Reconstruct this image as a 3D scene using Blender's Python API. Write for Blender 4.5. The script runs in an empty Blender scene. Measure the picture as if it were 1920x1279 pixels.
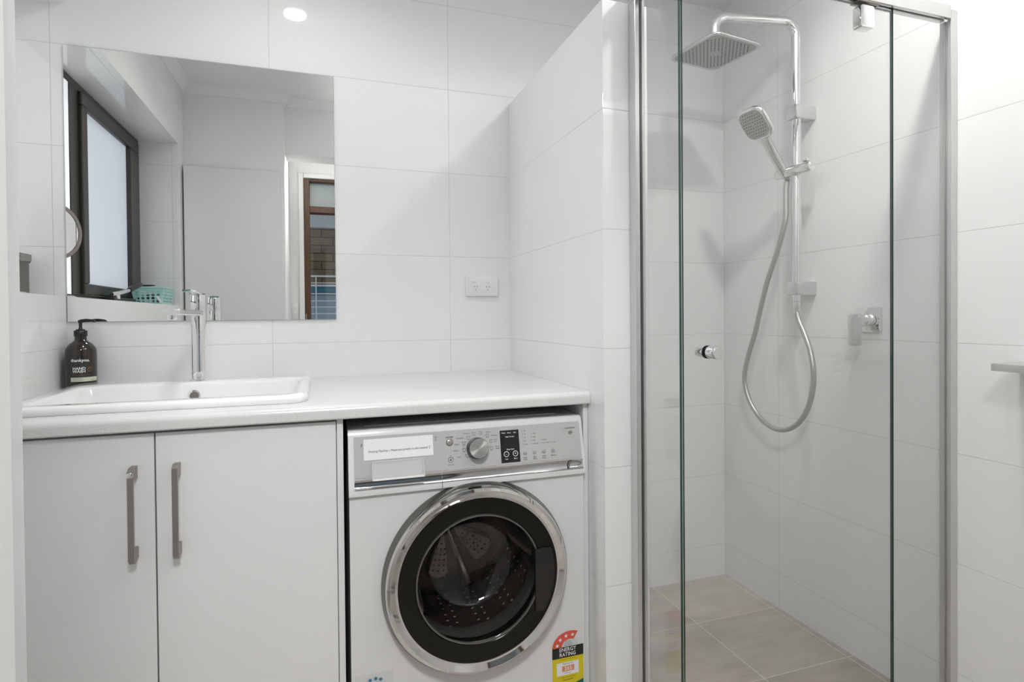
import bpy, bmesh, math, random
from mathutils import Vector, Matrix
from math import sin, cos, pi, radians
random.seed(7)
S = bpy.context.scene
C = S.collection

# ------------------------------------------------------------------ camera
FPX, YAW, PITCH, ROLL, PCY, DCAM, ZCAM = 1068.094, 0.321344, -0.0115263, -0.0086255, 604.068, 2.025343, 1.119568
cam_d = bpy.data.cameras.new('camera')
cam = bpy.data.objects.new('camera', cam_d); C.objects.link(cam)
fw = Vector((sin(YAW)*cos(PITCH), cos(YAW)*cos(PITCH), sin(PITCH)))
rt = Vector((cos(YAW), -sin(YAW), 0)); up = rt.cross(fw)
r2 = rt*cos(ROLL) + up*sin(ROLL); u2 = -rt*sin(ROLL) + up*cos(ROLL)
cam.matrix_world = Matrix(((r2.x, u2.x, -fw.x, 0), (r2.y, u2.y, -fw.y, -DCAM), (r2.z, u2.z, -fw.z, ZCAM), (0, 0, 0, 1)))
cam_d.sensor_width = 36; cam_d.lens = FPX/1920*36
cam_d.shift_y = -(639.5-PCY)/1920
cam_d.clip_start = 0.02
S.camera = cam
# ------------------------------------------------------------------ world, exposure
W = bpy.data.worlds.new('world'); S.world = W; W.use_nodes = True
bg = W.node_tree.nodes['Background']; bg.inputs[0].default_value = (0.80, 0.90, 1.0, 1); bg.inputs[1].default_value = 1.0
S.view_settings.view_transform = 'Standard'; S.view_settings.look = 'None'
S.view_settings.gamma = 1; S.view_settings.exposure = 0.09; S.view_settings.use_curve_mapping = False
def area(name, loc, size, power, rot=(0, 0, 0), col=(1, 1, 1), sy=None, spread=180):
    l = bpy.data.lights.new(name, 'AREA'); l.energy = power; l.size = size; l.color = col; l.spread = radians(spread)
    if sy: l.shape = 'RECTANGLE'; l.size_y = sy
    o = bpy.data.objects.new(name, l); o.location = loc; o.rotation_euler = rot; C.objects.link(o); return o
area('hall_fill_lamp', (0.02, -2.15, 2.40), 0.35, 17.0, (radians(38), 0, 0), (1, 0.997, 0.99), 0.5, 112)  # added fill from behind the camera, no fitting seen there
area('bounce_fill_lamp', (0.78, -1.26, 1.60), 0.4, 5.0, (radians(180), 0, 0), (1, 1, 1), None, 90)      # added fill aimed at the ceiling, standing in for a flash
area('daylight_lamp', (-0.955, -0.77, 1.62), 0.75, 2.0, (0, radians(-90), 0), (0.9, 0.95, 1), 1.2)
LAMP = 110.0          # radiance of the downlight faces; their beams are the lamps in downlight()

# ------------------------------------------------------------------ materials
def mat(name, col=(.8, .8, .8), rough=.5, metal=0., spec=.5, emit=None, es=0., coat=0., ior=None):
    m = bpy.data.materials.new(name); m.use_nodes = True
    b = m.node_tree.nodes['Principled BSDF']
    b.inputs['Base Color'].default_value = (*col, 1); b.inputs['Roughness'].default_value = rough
    b.inputs['Metallic'].default_value = metal; b.inputs['Specular IOR Level'].default_value = spec
    if coat: b.inputs['Coat Weight'].default_value = coat; b.inputs['Coat Roughness'].default_value = .03
    if emit: b.inputs['Emission Color'].default_value = (*emit, 1); b.inputs['Emission Strength'].default_value = es
    return m
def N(m, t, **k):
    n = m.node_tree.nodes.new(t)
    for a, b in k.items(): setattr(n, a, b)
    return n
def L(m, a, b): m.node_tree.links.new(a, b)
def mth(m, op, a, b=None, c=None):
    n = N(m, 'ShaderNodeMath', operation=op)
    for i, v in enumerate((a, b, c)):
        if v is None: continue
        if hasattr(v, 'links'): L(m, v, n.inputs[i])
        else: n.inputs[i].default_value = v
    return n.outputs[0]
def griddist(m, x, off, pitch):
    f = mth(m, 'FRACT', mth(m, 'DIVIDE', mth(m, 'SUBTRACT', x, off), pitch))
    return mth(m, 'MULTIPLY', mth(m, 'MINIMUM', f, mth(m, 'SUBTRACT', 1.0, f)), pitch)
def tile_mat(name, col, grout, u_x, u_y, pu, pv, v0, rough, gw=.0011, horizontal=False, mottled=None):
    """tiles laid on a world grid; upright faces use z for rows, floors use x and y"""
    m = mat(name, col, rough); b = m.node_tree.nodes['Principled BSDF']
    g = N(m, 'ShaderNodeNewGeometry'); sp = N(m, 'ShaderNodeSeparateXYZ'); L(m, g.outputs['Position'], sp.inputs[0])
    x, y, z = sp.outputs
    if horizontal:
        du = griddist(m, x, u_x, pu); dv = griddist(m, y, v0, pv)
    else:
        sn = N(m, 'ShaderNodeSeparateXYZ'); L(m, g.outputs['True Normal'], sn.inputs[0])
        side = mth(m, 'GREATER_THAN', mth(m, 'ABSOLUTE', sn.outputs[0]), .5)
        dx = griddist(m, x, u_x, pu); dy = griddist(m, y, u_y, pu)
        du = mth(m, 'ADD', mth(m, 'MULTIPLY', dy, side), mth(m, 'MULTIPLY', dx, mth(m, 'SUBTRACT', 1., side)))
        dv = griddist(m, z, v0, pv)
    d = mth(m, 'MINIMUM', du, dv)
    r = N(m, 'ShaderNodeMapRange'); L(m, d, r.inputs[0]); r.inputs[1].default_value = gw*.55; r.inputs[2].default_value = gw*1.25
    mx = N(m, 'ShaderNodeMix', data_type='RGBA'); L(m, r.outputs[0], mx.inputs[0]); mx.inputs[6].default_value = (*grout, 1)
    if mottled:
        nz = N(m, 'ShaderNodeTexNoise'); nz.inputs['Scale'].default_value = 6; nz.inputs['Detail'].default_value = 12; nz.inputs['Roughness'].default_value = .74
        mp = N(m, 'ShaderNodeMapping'); mp.inputs['Scale'].default_value = (.6, 1.8, 1); L(m, g.outputs['Position'], mp.inputs[0]); L(m, mp.outputs[0], nz.inputs['Vector'])
        # each tile a tone of its own
        wn = N(m, 'ShaderNodeTexWhiteNoise', noise_dimensions='2D'); cb = N(m, 'ShaderNodeCombineXYZ')
        L(m, mth(m, 'FLOOR', mth(m, 'DIVIDE', mth(m, 'SUBTRACT', x, u_x), pu)), cb.inputs[0])
        L(m, mth(m, 'FLOOR', mth(m, 'DIVIDE', mth(m, 'SUBTRACT', y, v0), pv)), cb.inputs[1]); L(m, cb.outputs[0], wn.inputs['Vector'])
        t = mth(m, 'ADD', mth(m, 'MULTIPLY', nz.outputs[0], .85), mth(m, 'MULTIPLY', wn.outputs[0], .18))
        cr = N(m, 'ShaderNodeValToRGB'); L(m, t, cr.inputs[0])
        cr.color_ramp.elements[0].position = .33; cr.color_ramp.elements[0].color = (*mottled, 1)
        cr.color_ramp.elements[1].position = .72; cr.color_ramp.elements[1].color = (*col, 1)
        L(m, cr.outputs[0], mx.inputs[7])
    else: mx.inputs[7].default_value = (*col, 1)
    L(m, mx.outputs[2], b.inputs['Base Color'])
    bp = N(m, 'ShaderNodeBump'); bp.inputs['Strength'].default_value = .35; bp.inputs['Distance'].default_value = .0012
    L(m, r.outputs[0], bp.inputs['Height']); L(m, bp.outputs[0], b.inputs['Normal'])
    ro = mth(m, 'MULTIPLY_ADD', r.outputs[0], rough-.6, .6); L(m, ro, b.inputs['Roughness'])
    return m
def glass_mat(name, tint, rough=0.0, ior=1.5, boost=1.0):
    m = bpy.data.materials.new(name); m.use_nodes = True; nt = m.node_tree; nt.nodes.clear()
    o = N(m, 'ShaderNodeOutputMaterial'); mx = N(m, 'ShaderNodeMixShader'); t = N(m, 'ShaderNodeBsdfTransparent'); g = N(m, 'ShaderNodeBsdfGlossy')
    t.inputs[0].default_value = (*tint, 1); g.inputs['Roughness'].default_value = rough
    f = N(m, 'ShaderNodeFresnel'); gm = N(m, 'ShaderNodeNewGeometry')
    L(m, mth(m, 'MULTIPLY_ADD', gm.outputs['Backfacing'], 1/ior-ior, ior), f.inputs[0])   # same reflection from both faces of the sheet
    L(m, mth(m, 'MINIMUM', mth(m, 'MULTIPLY', f.outputs[0], boost), 1.0), mx.inputs[0])
    L(m, t.outputs[0], mx.inputs[1]); L(m, g.outputs[0], mx.inputs[2]); L(m, mx.outputs[0], o.inputs[0]); return m
WT = (.87, .87, .868)
M = {}
M['tile'] = tile_mat('white_wall_tile', WT, (.66, .66, .655), .4397, -.304, .5955, .3, 1.034, .045)
M['tile_partition'] = tile_mat('white_partition_tile', WT, (.66, .66, .655), -.2, .9, 3.0, .3, 1.034, .045)
M['paint'] = mat('white_wall_paint', (.86, .86, .855), .6)
M['ceil'] = mat('white_ceiling_paint', (.86, .86, .86), .7)
M['gloss_white'] = mat('white_gloss_trim', (.82, .82, .81), .25)
M['floor'] = tile_mat('beige_stone_floor_tile', (.62, .565, .515), (.72, .68, .64), 1.273, 0, .335, .331, -.291, .35, .0016, True, (.36, .32, .285))
M['door_white'] = mat('white_door_laminate', (.78, .78, .78), .18)
M['cab'] = mat('white_cabinet_laminate', (.80, .80, .80), .22)
M['nickel'] = mat('brushed_nickel', (.33, .31, .285), .38, .85)
M['chrome'] = mat('chrome', (.86, .86, .86), .04, 1.)
M['chrome_ring'] = mat('door_ring_chrome', (.70, .69, .68), .05, 1.)
M['rim_glint'] = mat('glass_rim_glint', (.20, .195, .19), .15, .6)
M['chrome_soft'] = mat('satin_chrome', (.72, .72, .72), .16, 1.)
M['alu'] = mat('polished_aluminium', (.66, .66, .655), .22, .7)
M['steel_dark'] = mat('dark_nickel', (.28, .26, .23), .3, .9)
M['ceramic'] = mat('white_ceramic', (.86, .86, .86), .06, coat=.3)
M['mirror'] = mat('mirror_silver', (.93, .935, .93), 0.0, 1.)
M['mirror_edge'] = mat('mirror_edge', (.25, .27, .26), .2)
M['glass'] = glass_mat('clear_shower_glass', (.988, .992, .990))
M['glass_edge'] = mat('green_glass_edge', (.025, .065, .05), .1)
M['black_frame'] = mat('black_window_aluminium', (.035, .032, .026), .35)
M['frost'] = mat('frosted_window_glass', (.55, .58, .62), .35, emit=(.66, .74, .86), es=.36)
M['frost_bright'] = mat('frosted_window_glass_bright', (.7, .7, .7), .35, emit=(.86, .90, .94), es=.6)
M['timber'] = mat('brown_stained_timber', (.095, .040, .014), .4)
M['white_plastic'] = mat('white_plastic', (.84, .84, .84), .25)
M['pull_plastic'] = mat('shaded_white_plastic', (.60, .60, .60), .3)
M['black_plastic'] = mat('black_plastic', (.012, .011, .010), .25)
M['grey_text'] = mat('dark_grey_print', (.07, .065, .06), .5)
M['white_print'] = mat('white_print', (.85, .85, .85), .5)
M['machine'] = mat('white_enamel', (.74, .74, .74), .2)
M['fascia'] = mat('silver_fascia', (.56, .56, .555), .34, .25)
M['fascia_chrome'] = mat('mirror_finish_strip', (.55, .55, .55), .07, 1.)
M['dark_glass'] = mat('black_door_annulus', (.008, .0075, .006), .16, spec=.25)
M['flange'] = mat('grey_door_flange', (.17, .17, .16), .2, .8)
M['rubber'] = mat('dark_grey_rubber', (.075, .073, .07), .35)
M['drum'] = mat('stainless_drum', (.78, .74, .72), .3, .55)
M['drum_shaded'] = mat('shaded_drum_steel', (.20, .18, .17), .2, .8)  # same drum steel, with the shade inside put into its colour
M['bowl'] = glass_mat('smoky_door_glass', (.86, .84, .82), .015, 1.5, 1.1)
M['paper'] = mat('white_paper', (.84, .84, .84), .6)
M['bottle'] = mat('dark_brown_bottle', (.018, .013, .010), .08, coat=.4)
M['pump'] = mat('black_pump_plastic', (.012, .011, .010), .22)
M['label_green'] = mat('pale_green_label', (.62, .68, .50), .5)
M['copper'] = mat('copper_print', (.25, .11, .05), .5)
M['teal'] = mat('turquoise_plastic', (.44, .74, .68), .35)
M['teal_dark'] = mat('dark_contents', (.02, .07, .08), .4)
M['purple'] = mat('purple_plastic', (.20, .14, .30), .4)
M['blue_pl'] = mat('blue_plastic', (.10, .30, .50), .4)
M['grey_box'] = mat('dark_grey_brown_plastic', (.13, .12, .11), .4)
M['grey_lid'] = mat('grey_lid_plastic', (.25, .24, .23), .35)
M['red'] = mat('red_sticker_print', (.72, .10, .06), .5)
M['yellow'] = mat('yellow_sticker_print', (.72, .60, .01), .5)
M['black_print'] = mat('black_sticker_print', (.012, .011, .008), .5)
M['orange'] = mat('orange_print', (.75, .28, .16), .5)
M['green_print'] = mat('dark_teal_print', (.01, .13, .13), .5)
M['sticker'] = mat('pale_grey_sticker', (.62, .64, .66), .3)
M['star_blue'] = mat('blue_star_print', (.01, .20, .32), .5)
M['sky_pane'] = mat('grey_green_glass', (.26, .31, .31), .15)
M['cloth'] = mat('blue_grey_bed_linen', (.33, .43, .52), .8)
M['cloth_blue'] = mat('teal_blue_cloth', (.06, .22, .32), .8)
M['white_wire'] = mat('white_coated_wire', (.80, .83, .85), .4)
M['eave'] = mat('grey_eave_lining', (.42, .44, .44), .6)
M['gutter'] = mat('pale_gutter', (.72, .76, .76), .4)
M['concrete'] = mat('patio_concrete', (.25, .24, .22), .8)
# emissive disc of the downlights
M['lamp'] = mat('downlight_diffuser', (1, 1, 1), .5, emit=(1, .985, .96), es=LAMP)
# brushed knob face
def brushed():
    m = mat('brushed_steel_knob', (.62, .61, .59), .3, 1.); b = m.node_tree.nodes['Principled BSDF']
    b.inputs['Anisotropic'].default_value = .8
    t = N(m, 'ShaderNodeTangent', direction_type='RADIAL', axis='Y'); L(m, t.outputs[0], b.inputs['Tangent']); return m
M['brushed'] = brushed()
def speckled():
    m = mat('speckled_white_laminate', (.74, .74, .73), .2); b = m.node_tree.nodes['Principled BSDF']
    tc = N(m, 'ShaderNodeNewGeometry')
    out = (.69, .69, .685, 1)
    prev = None
    for sc, th, c in ((420, .28, (.62, .61, .59, 1)), (190, .13, (.42, .40, .38, 1)), (520, .28, (.88, .88, .88, 1))):
        v = N(m, 'ShaderNodeTexVoronoi'); v.inputs['Scale'].default_value = sc; L(m, tc.outputs['Position'], v.inputs['Vector'])
        lt = mth(m, 'LESS_THAN', v.outputs['Distance'], th)
        sc2 = N(m, 'ShaderNodeSeparateColor'); L(m, v.outputs['Color'], sc2.inputs[0])
        k = mth(m, 'MULTIPLY', mth(m, 'MULTIPLY', lt, mth(m, 'GREATER_THAN', sc2.outputs[0], .5)), .9)
        mx = N(m, 'ShaderNodeMix', data_type='RGBA'); L(m, k, mx.inputs[0])
        if prev is None: mx.inputs[6].default_value = out
        else: L(m, prev, mx.inputs[6])
        mx.inputs[7].default_value = c; prev = mx.outputs[2]
    L(m, prev, b.inputs['Base Color']); return m
M['laminate'] = speckled()
def brick():
    m = mat('brown_brick_wall', (.1, .08, .05), .85); b = m.node_tree.nodes['Principled BSDF']
    g = N(m, 'ShaderNodeNewGeometry'); sp = N(m, 'ShaderNodeSeparateXYZ'); L(m, g.outputs['Position'], sp.inputs[0])
    cb = N(m, 'ShaderNodeCombineXYZ'); L(m, sp.outputs[0], cb.inputs[0]); L(m, sp.outputs[2], cb.inputs[1])
    t = N(m, 'ShaderNodeTexBrick'); L(m, cb.outputs[0], t.inputs['Vector']); t.inputs['Scale'].default_value = 1
    t.inputs['Brick Width'].default_value = .24; t.inputs['Row Height'].default_value = .086; t.inputs['Mortar Size'].default_value = .006
    t.inputs['Color1'].default_value = (.23, .165, .095, 1); t.inputs['Color2'].default_value = (.17, .125, .075, 1); t.inputs['Mortar'].default_value = (.055, .042, .03, 1)
    L(m, t.outputs[0], b.inputs['Base Color']); return m
M['brick'] = brick()

# ------------------------------------------------------------------ mesh helpers (all in world coordinates)
ORG = {}
def bm_new(): return bmesh.new()
def box(bm, x0, x1, y0, y1, z0, z1, mi=0):
    vs = [bm.verts.new(p) for p in ((x0,y0,z0),(x1,y0,z0),(x1,y1,z0),(x0,y1,z0),(x0,y0,z1),(x1,y0,z1),(x1,y1,z1),(x0,y1,z1))]
    fs = [bm.faces.new([vs[i] for i in f]) for f in ((0,3,2,1),(4,5,6,7),(0,1,5,4),(1,2,6,5),(2,3,7,6),(3,0,4,7))]
    for f in fs: f.material_index = mi
    return vs
def loft(bm, rings, close=True, cap0=True, cap1=True, mi=0):
    """join successive rings of points"""
    R = [[bm.verts.new(p) for p in r] for r in rings]; n = len(R[0])
    for a, b in zip(R, R[1:]):
        for i in range(n if close else n-1):
            j = (i+1) % n
            f = bm.faces.new((a[i], a[j], b[j], b[i])); f.material_index = mi
    if cap0 and close: bm.faces.new(R[0][::-1]).material_index = mi
    if cap1 and close: bm.faces.new(R[-1]).material_index = mi
    return R
def frame_of(d):
    d = Vector(d).normalized(); a = Vector((0, 0, 1)) if abs(d.z) < .9 else Vector((0, 1, 0))
    u = d.cross(a).normalized(); return u, d.cross(u).normalized()
def tube(bm, pts, r, n=16, cap=True):
    pts = [Vector(p) for p in pts]; rs = r if isinstance(r, (list, tuple)) else [r]*len(pts)
    rings = []; u = None
    for i, p in enumerate(pts):
        d = (pts[min(i+1, len(pts)-1)]-pts[max(i-1, 0)]).normalized()
        if u is None: u, v = frame_of(d)
        else: u = (u-d*u.dot(d)).normalized(); v = d.cross(u).normalized()
        rings.append([p+u*(rs[i]*cos(2*pi*k/n))+v*(rs[i]*sin(2*pi*k/n)) for k in range(n)])
    loft(bm, rings, True, cap, cap)
def lathe(bm, o, ax, prof, n=48, mi=0, cap=True):
    """profile = list of (radius, distance along ax)"""
    o = Vector(o); ax = Vector(ax).normalized(); u, v = frame_of(ax)
    rings = [[o+ax*h+u*(max(r, 1e-5)*cos(2*pi*k/n))+v*(max(r, 1e-5)*sin(2*pi*k/n)) for k in range(n)] for r, h in prof]
    loft(bm, rings, True, cap, cap, mi)
def rrect(w, h, r, n=6):
    """rounded rectangle outline centred on 0"""
    o = []
    for cx, cy, a0 in ((w/2-r, h/2-r, 0), (-w/2+r, h/2-r, 90), (-w/2+r, -h/2+r, 180), (w/2-r, -h/2+r, 270)):
        for k in range(n+1):
            a = radians(a0+90*k/n); o.append((cx+r*cos(a), cy+r*sin(a)))
    return o
def plate(bm, c, u, v, outline, depth, bev=0., mi=0):
    """extrude an outline in plane (u,v) by depth along u x v, front edge rounded by bev"""
    c, u, v = Vector(c), Vector(u), Vector(v); n = u.cross(v).normalized()
    P = lambda o, s, d: [c+u*(x*s)+v*(y*s)+n*d for x, y in o]
    m = max(max(abs(x), abs(y)) for x, y in outline)
    rings = [P(outline, 1, 0), P(outline, 1, depth-bev)]
    if bev: rings += [P(outline, 1-bev*.3/m, depth-bev*.3), P(outline, 1-bev/m, depth)]
    loft(bm, rings, True, True, True, mi)
def arc(c, r, a0, a1, n): return [(c[0]+r*cos(radians(a0+(a1-a0)*k/n)), c[1]+r*sin(radians(a0+(a1-a0)*k/n))) for k in range(n+1)]
_fc = {}
def text_geo(s, size, align='CENTER', bold=0.):
    key = (s, size, align, bold)
    if key in _fc: return _fc[key]
    cu = bpy.data.curves.new('t', 'FONT'); cu.body = s; cu.size = size; cu.align_x = align; cu.align_y = 'CENTER'; cu.resolution_u = 2; cu.offset = bold*size
    o = bpy.data.objects.new('t', cu); C.objects.link(o); dg = bpy.context.evaluated_depsgraph_get()
    me = bpy.data.meshes.new_from_object(o.evaluated_get(dg))
    g = ([tuple(v.co) for v in me.vertices], [tuple(p.vertices) for p in me.polygons])
    bpy.data.objects.remove(o); bpy.data.curves.remove(cu); bpy.data.meshes.remove(me)
    _fc[key] = g; return g
def text(bm, s, size, fn, align='CENTER', bold=0., mi=0, sx=1.):
    vs, fs = text_geo(s, size, align, bold)
    V = [bm.verts.new(fn(x*sx, y)) for x, y, z in vs]
    for f in fs:
        try: bm.faces.new([V[i] for i in f]).material_index = mi
        except ValueError: pass
def flat(bm, fn, pts, mi=0):
    f = bm.faces.new([bm.verts.new(fn(x, y)) for x, y in pts]); f.material_index = mi
def ringflat(bm, fn, c, r0, r1, n=32, a0=0, a1=360, mi=0, sy=1.):
    a = arc((0, 0), r0, a0, a1, n); b = arc((0, 0), r1, a0, a1, n)
    A = [bm.verts.new(fn(c[0]+x, c[1]+y*sy)) for x, y in a]; B = [bm.verts.new(fn(c[0]+x, c[1]+y*sy)) for x, y in b]
    for i in range(n): bm.faces.new((A[i], A[i+1], B[i+1], B[i])).material_index = mi
def star(c, r, rot=90, k=.42, n=5): return [(c[0]+(r if i % 2 == 0 else r*k)*cos(radians(rot+i*180/n)), c[1]+(r if i % 2 == 0 else r*k)*sin(radians(rot+i*180/n))) for i in range(2*n)]

def obj(name, bm, mats, parent=None, smooth=False, bevel=0., seg=2, org=None, angle=40):
    """bm in world coordinates -> ONE object; a part's origin is its thing's"""
    o0 = Vector(ORG[parent.name]) if parent else Vector(org or (0, 0, 0))
    bmesh.ops.recalc_face_normals(bm, faces=bm.faces)
    for v in bm.verts: v.co -= o0
    me = bpy.data.meshes.new(name); bm.to_mesh(me); bm.free()
    for m in (mats if isinstance(mats, (list, tuple)) else [mats]): me.materials.append(M[m] if isinstance(m, str) else m)
    o = bpy.data.objects.new(name, me); C.objects.link(o)
    if parent: o.parent = parent
    else: o.location = o0
    ORG[o.name] = tuple(o0)
    if bevel:
        b = o.modifiers.new('bevel', 'BEVEL'); b.width = bevel; b.segments = seg; b.limit_method = 'ANGLE'; b.angle_limit = radians(35)
    if smooth:
        me.shade_smooth()
        me.set_sharp_from_angle(angle=radians(angle))
    return o
def thing(name, label, cat, loc, group=None):
    o = bpy.data.objects.new(name, None); C.objects.link(o); o.location = loc; o.empty_display_size = .05
    o['label'] = label; o['category'] = cat; ORG[o.name] = tuple(loc)
    if group: o['group'] = group
    return o
def tag(o, label, cat, group=None):
    o['label'] = label; o['category'] = cat
    if group: o['group'] = group
    return o
def struct(o, label, cat='wall'):
    o['kind'] = 'structure'; o['label'] = label; o['category'] = cat; return o
def sbox(name, boxes, m, label, cat='wall', bevel=0.):
    bm = bm_new()
    for b in boxes: box(bm, *b)
    return struct(obj(name, bm, m, bevel=bevel), label, cat)

# ------------------------------------------------------------------ the room
XL, XN, XR, YR, ZC, SILL = -.72, .668, 1.632, -1.555, 2.41, 1.188
sbox('wall_back', [(-1.02, XR+.1, 0, .1, 0, ZC)], 'tile', 'white large-format tiled wall behind the vanity and shower')
sbox('wall_right', [(XR, XR+.1, -1.62, 0, 0, ZC)], 'tile', 'white tiled wall carrying the shower rail and paper holder shelf')
sbox('wall_left', [(-1.02, XL, YR, 0, 0, SILL), (-1.02, XL, YR, 0, 2.052, ZC), (-1.02, XL, YR, -1.445, SILL, 2.052)], 'tile',
     'white tiled wall with the window recess and ledge, left of the vanity')
sbox('wall_partition', [(XN, .795, -.747, 0, 0, 1.905)], 'tile_partition', 'white tiled partition wall between the vanity counter and shower, open above', bevel=.0015)
sbox('wall_rear', [(-1.02, -.2, YR-.11, YR, 0, ZC), (-.2, .95, -1.795, -1.615, 2.09, ZC), (.95, XR+.1, -1.795, -1.62, 0, ZC)], 'paint',
     'white rear wall around the doorway opening, seen in the vanity mirror')
sbox('wall_hall', [(-.33, -.218, -2.5, YR-.11, 0, ZC), (.98, 1.08, -2.5, -1.795, 0, ZC), (-.33, -.122, -2.6, -2.5, 0, ZC), (.72, 1.08, -2.6, -2.5, 0, ZC), (-.122, .72, -2.6, -2.5, 2.155, ZC)], 'paint',
     'white plastered hall walls beyond the doorway, seen in the mirror')
sbox('ceiling', [(-1.02, XR+.1, -2.6, .1, ZC, ZC+.08)], 'ceil', 'flat white ceiling with two downlights', 'ceiling')
sbox('floor', [(-1.02, XR+.1, -2.6, .1, -.08, 0)], 'floor', 'beige-grey stone-look tiled floor running into the shower', 'floor')
# cornices
def cornice(name, pts, label):
    prof = [(0, 0), (0, -.047), (.008, -.045), (.011, -.034), (.022, -.018), (.036, -.009), (.045, -.006), (.047, 0)]
    bm = bm_new(); rings = []
    for (p, d) in pts: rings.append([(p[0]+d[0]*a, p[1]+d[1]*a, ZC+b) for a, b in prof])
    loft(bm, rings); return struct(obj(name, bm, 'ceil', smooth=True, angle=25), label, 'cornice')
cornice('trim_1', [((XL, 0), (1, 0)), ((XL, YR), (1, 1))], 'white coved cornice along the top of the window wall')
cornice('trim_2', [((XL, YR), (1, 1)), ((-.2, YR), (1, 1)), ((-.2, -1.615), (1, 1)), ((.95, -1.615), (0, 1)), ((XR, -1.62), (-1, 1))], 'white coved cornice with a small step, above the doorway')

# window (only the mirror and the left edge show it)
wx = -.905
win = bpy.data.objects.new('window_1', None); C.objects.link(win); win.location = (wx, -.77, SILL); ORG['window_1'] = (wx, -.77, SILL)
struct(win, 'black aluminium framed window with frosted panes in the tiled recess', 'window')
bm = bm_new()
box(bm, wx-.05, wx, -1.445, -.001, SILL, SILL+.028); box(bm, wx-.05, wx, -1.445, -.001, 2.025, 2.052)
box(bm, wx-.05, wx, -1.445, -1.405, SILL+.028, 2.025); box(bm, wx-.05, wx, -.04, -.001, SILL+.028, 2.025); box(bm, wx-.05, wx, -.665, -.585, SILL+.028, 2.025)
obj('window_frame', bm, 'black_frame', win, bevel=.003)
bm = bm_new()
s = (wx-.01, wx+.014)
box(bm, *s, -1.405, -.667, SILL+.03, SILL+.075); box(bm, *s, -1.405, -.667, 1.968, 2.023); box(bm, *s, -.722, -.667, SILL+.075, 1.968); box(bm, *s, -1.405, -1.262, SILL+.075, 1.968)
sash = obj('window_sash', bm, 'black_frame', win, bevel=.006)
bm = bm_new(); box(bm, wx-.012, wx-.006, -1.262, -.722, SILL+.075, 1.968); obj('pane', bm, 'frost', sash)
bm = bm_new(); box(bm, wx-.010, wx-.004, -.60, -.04, SILL+.028, 2.025); obj('pane', bm, 'frost_bright', win)
bm = bm_new()
box(bm, wx+.012, wx+.05, -1.18, -.88, SILL+.004, SILL+.028)
w = obj('window_winder', bm, 'black_frame', win, bevel=.004)
bm = bm_new(); tube(bm, [(wx+.045, -.86, SILL+.038), (wx+.06, -.93, SILL+.048), (wx+.066, -1.02, SILL+.062)], .009, 10); tube(bm, [(wx+.045, -.93, SILL+.02), (wx+.045, -.93, SILL+.045)], .012, 10)
obj('winder_arm', bm, 'chrome', w, smooth=True)
bm = bm_new(); tube(bm, [(wx+.066, -1.02, SILL+.062), (wx+.075, -1.10, SILL+.088), (wx+.08, -1.14, SILL+.095)], [.012, .014, .011], 10)
obj('winder_knob', bm, 'black_plastic', w, smooth=True)

# door leaf folded back against the rear wall
d1 = bpy.data.objects.new('door_1', None); C.objects.link(d1); d1.location = (-.46, -1.533, 0); ORG['door_1'] = (-.46, -1.533, 0)
struct(d1, 'plain white flush door leaf folded back flat against the rear wall', 'door')
bm = bm_new(); box(bm, -.712, -.2095, -1.552, -1.515, .01, 1.955); obj('door_leaf', bm, 'door_white', d1, bevel=.0015)
bm = bm_new()
for z in (.25, 1.0, 1.72): tube(bm, [(-.7145, -1.546, z-.045), (-.7145, -1.546, z+.045)], .005, 12)
obj('hinge', bm, 'alu', d1, smooth=True)

# timber framed glazed door at the end of the hall, seen in the mirror
d2 = bpy.data.objects.new('door_2', None); C.objects.link(d2); d2.location = (.3, -2.55, 0); ORG['door_2'] = (.3, -2.55, 0)
struct(d2, 'brown timber glazed door frame leading out to the brick patio', 'door')
bm = bm_new()
box(bm, -.122, -.080, -2.60, -2.505, 0, 2.155); box(bm, .68, .72, -2.60, -2.505, 0, 2.155); box(bm, -.080, .68, -2.60, -2.505, 2.135, 2.155); box(bm, -.080, .68, -2.60, -2.505, 1.903, 1.95); box(bm, -.080, .68, -2.60, -2.505, 0, .05)
obj('door_frame', bm, 'timber', d2, bevel=.003)
bm = bm_new(); box(bm, -.080, .68, -2.57, -2.564, 1.95, 2.135); obj('transom_pane', bm, 'sky_pane', d2)
bm = bm_new(); box(bm, -.080, .68, -2.57, -2.564, .05, 1.903); obj('pane', bm, 'glass', d2)
bm = bm_new(); box(bm, -.118, -.108, -2.503, -2.494, 1.085, 1.145); obj('door_latch', bm, 'nickel', d2, bevel=.001)
sbox('trim_3', [(-.158, -.122, -2.5, -2.482, 0, 2.19), (.72, .748, -2.5, -2.482, 0, 2.19), (-.122, .72, -2.5, -2.482, 2.155, 2.19)], 'gloss_white',
     'white architrave around the timber door at the end of the hall', 'trim', bevel=.004)

# outdoors beyond the timber door
sbox('wall_outside', [(-3, 3, -4.6, -4.45, -.1, 2.9)], 'brick', 'brown brick wall across the patio, seen through the timber door')
sbox('floor_patio', [(-3, 3, -4.5, -2.6, -.12, -.03)], 'concrete', 'grey concrete patio outside the timber door', 'floor')
sbox('ceiling_eave', [(-3, 3, -4.36, -2.62, 2.30, 2.38)], 'eave', 'grey lined patio eave over the brick wall', 'ceiling')
sbox('trim_4', [(-3, 3, -4.44, -4.36, 2.07, 2.30)], 'gutter', 'pale gutter board under the patio eave', 'trim')

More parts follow.
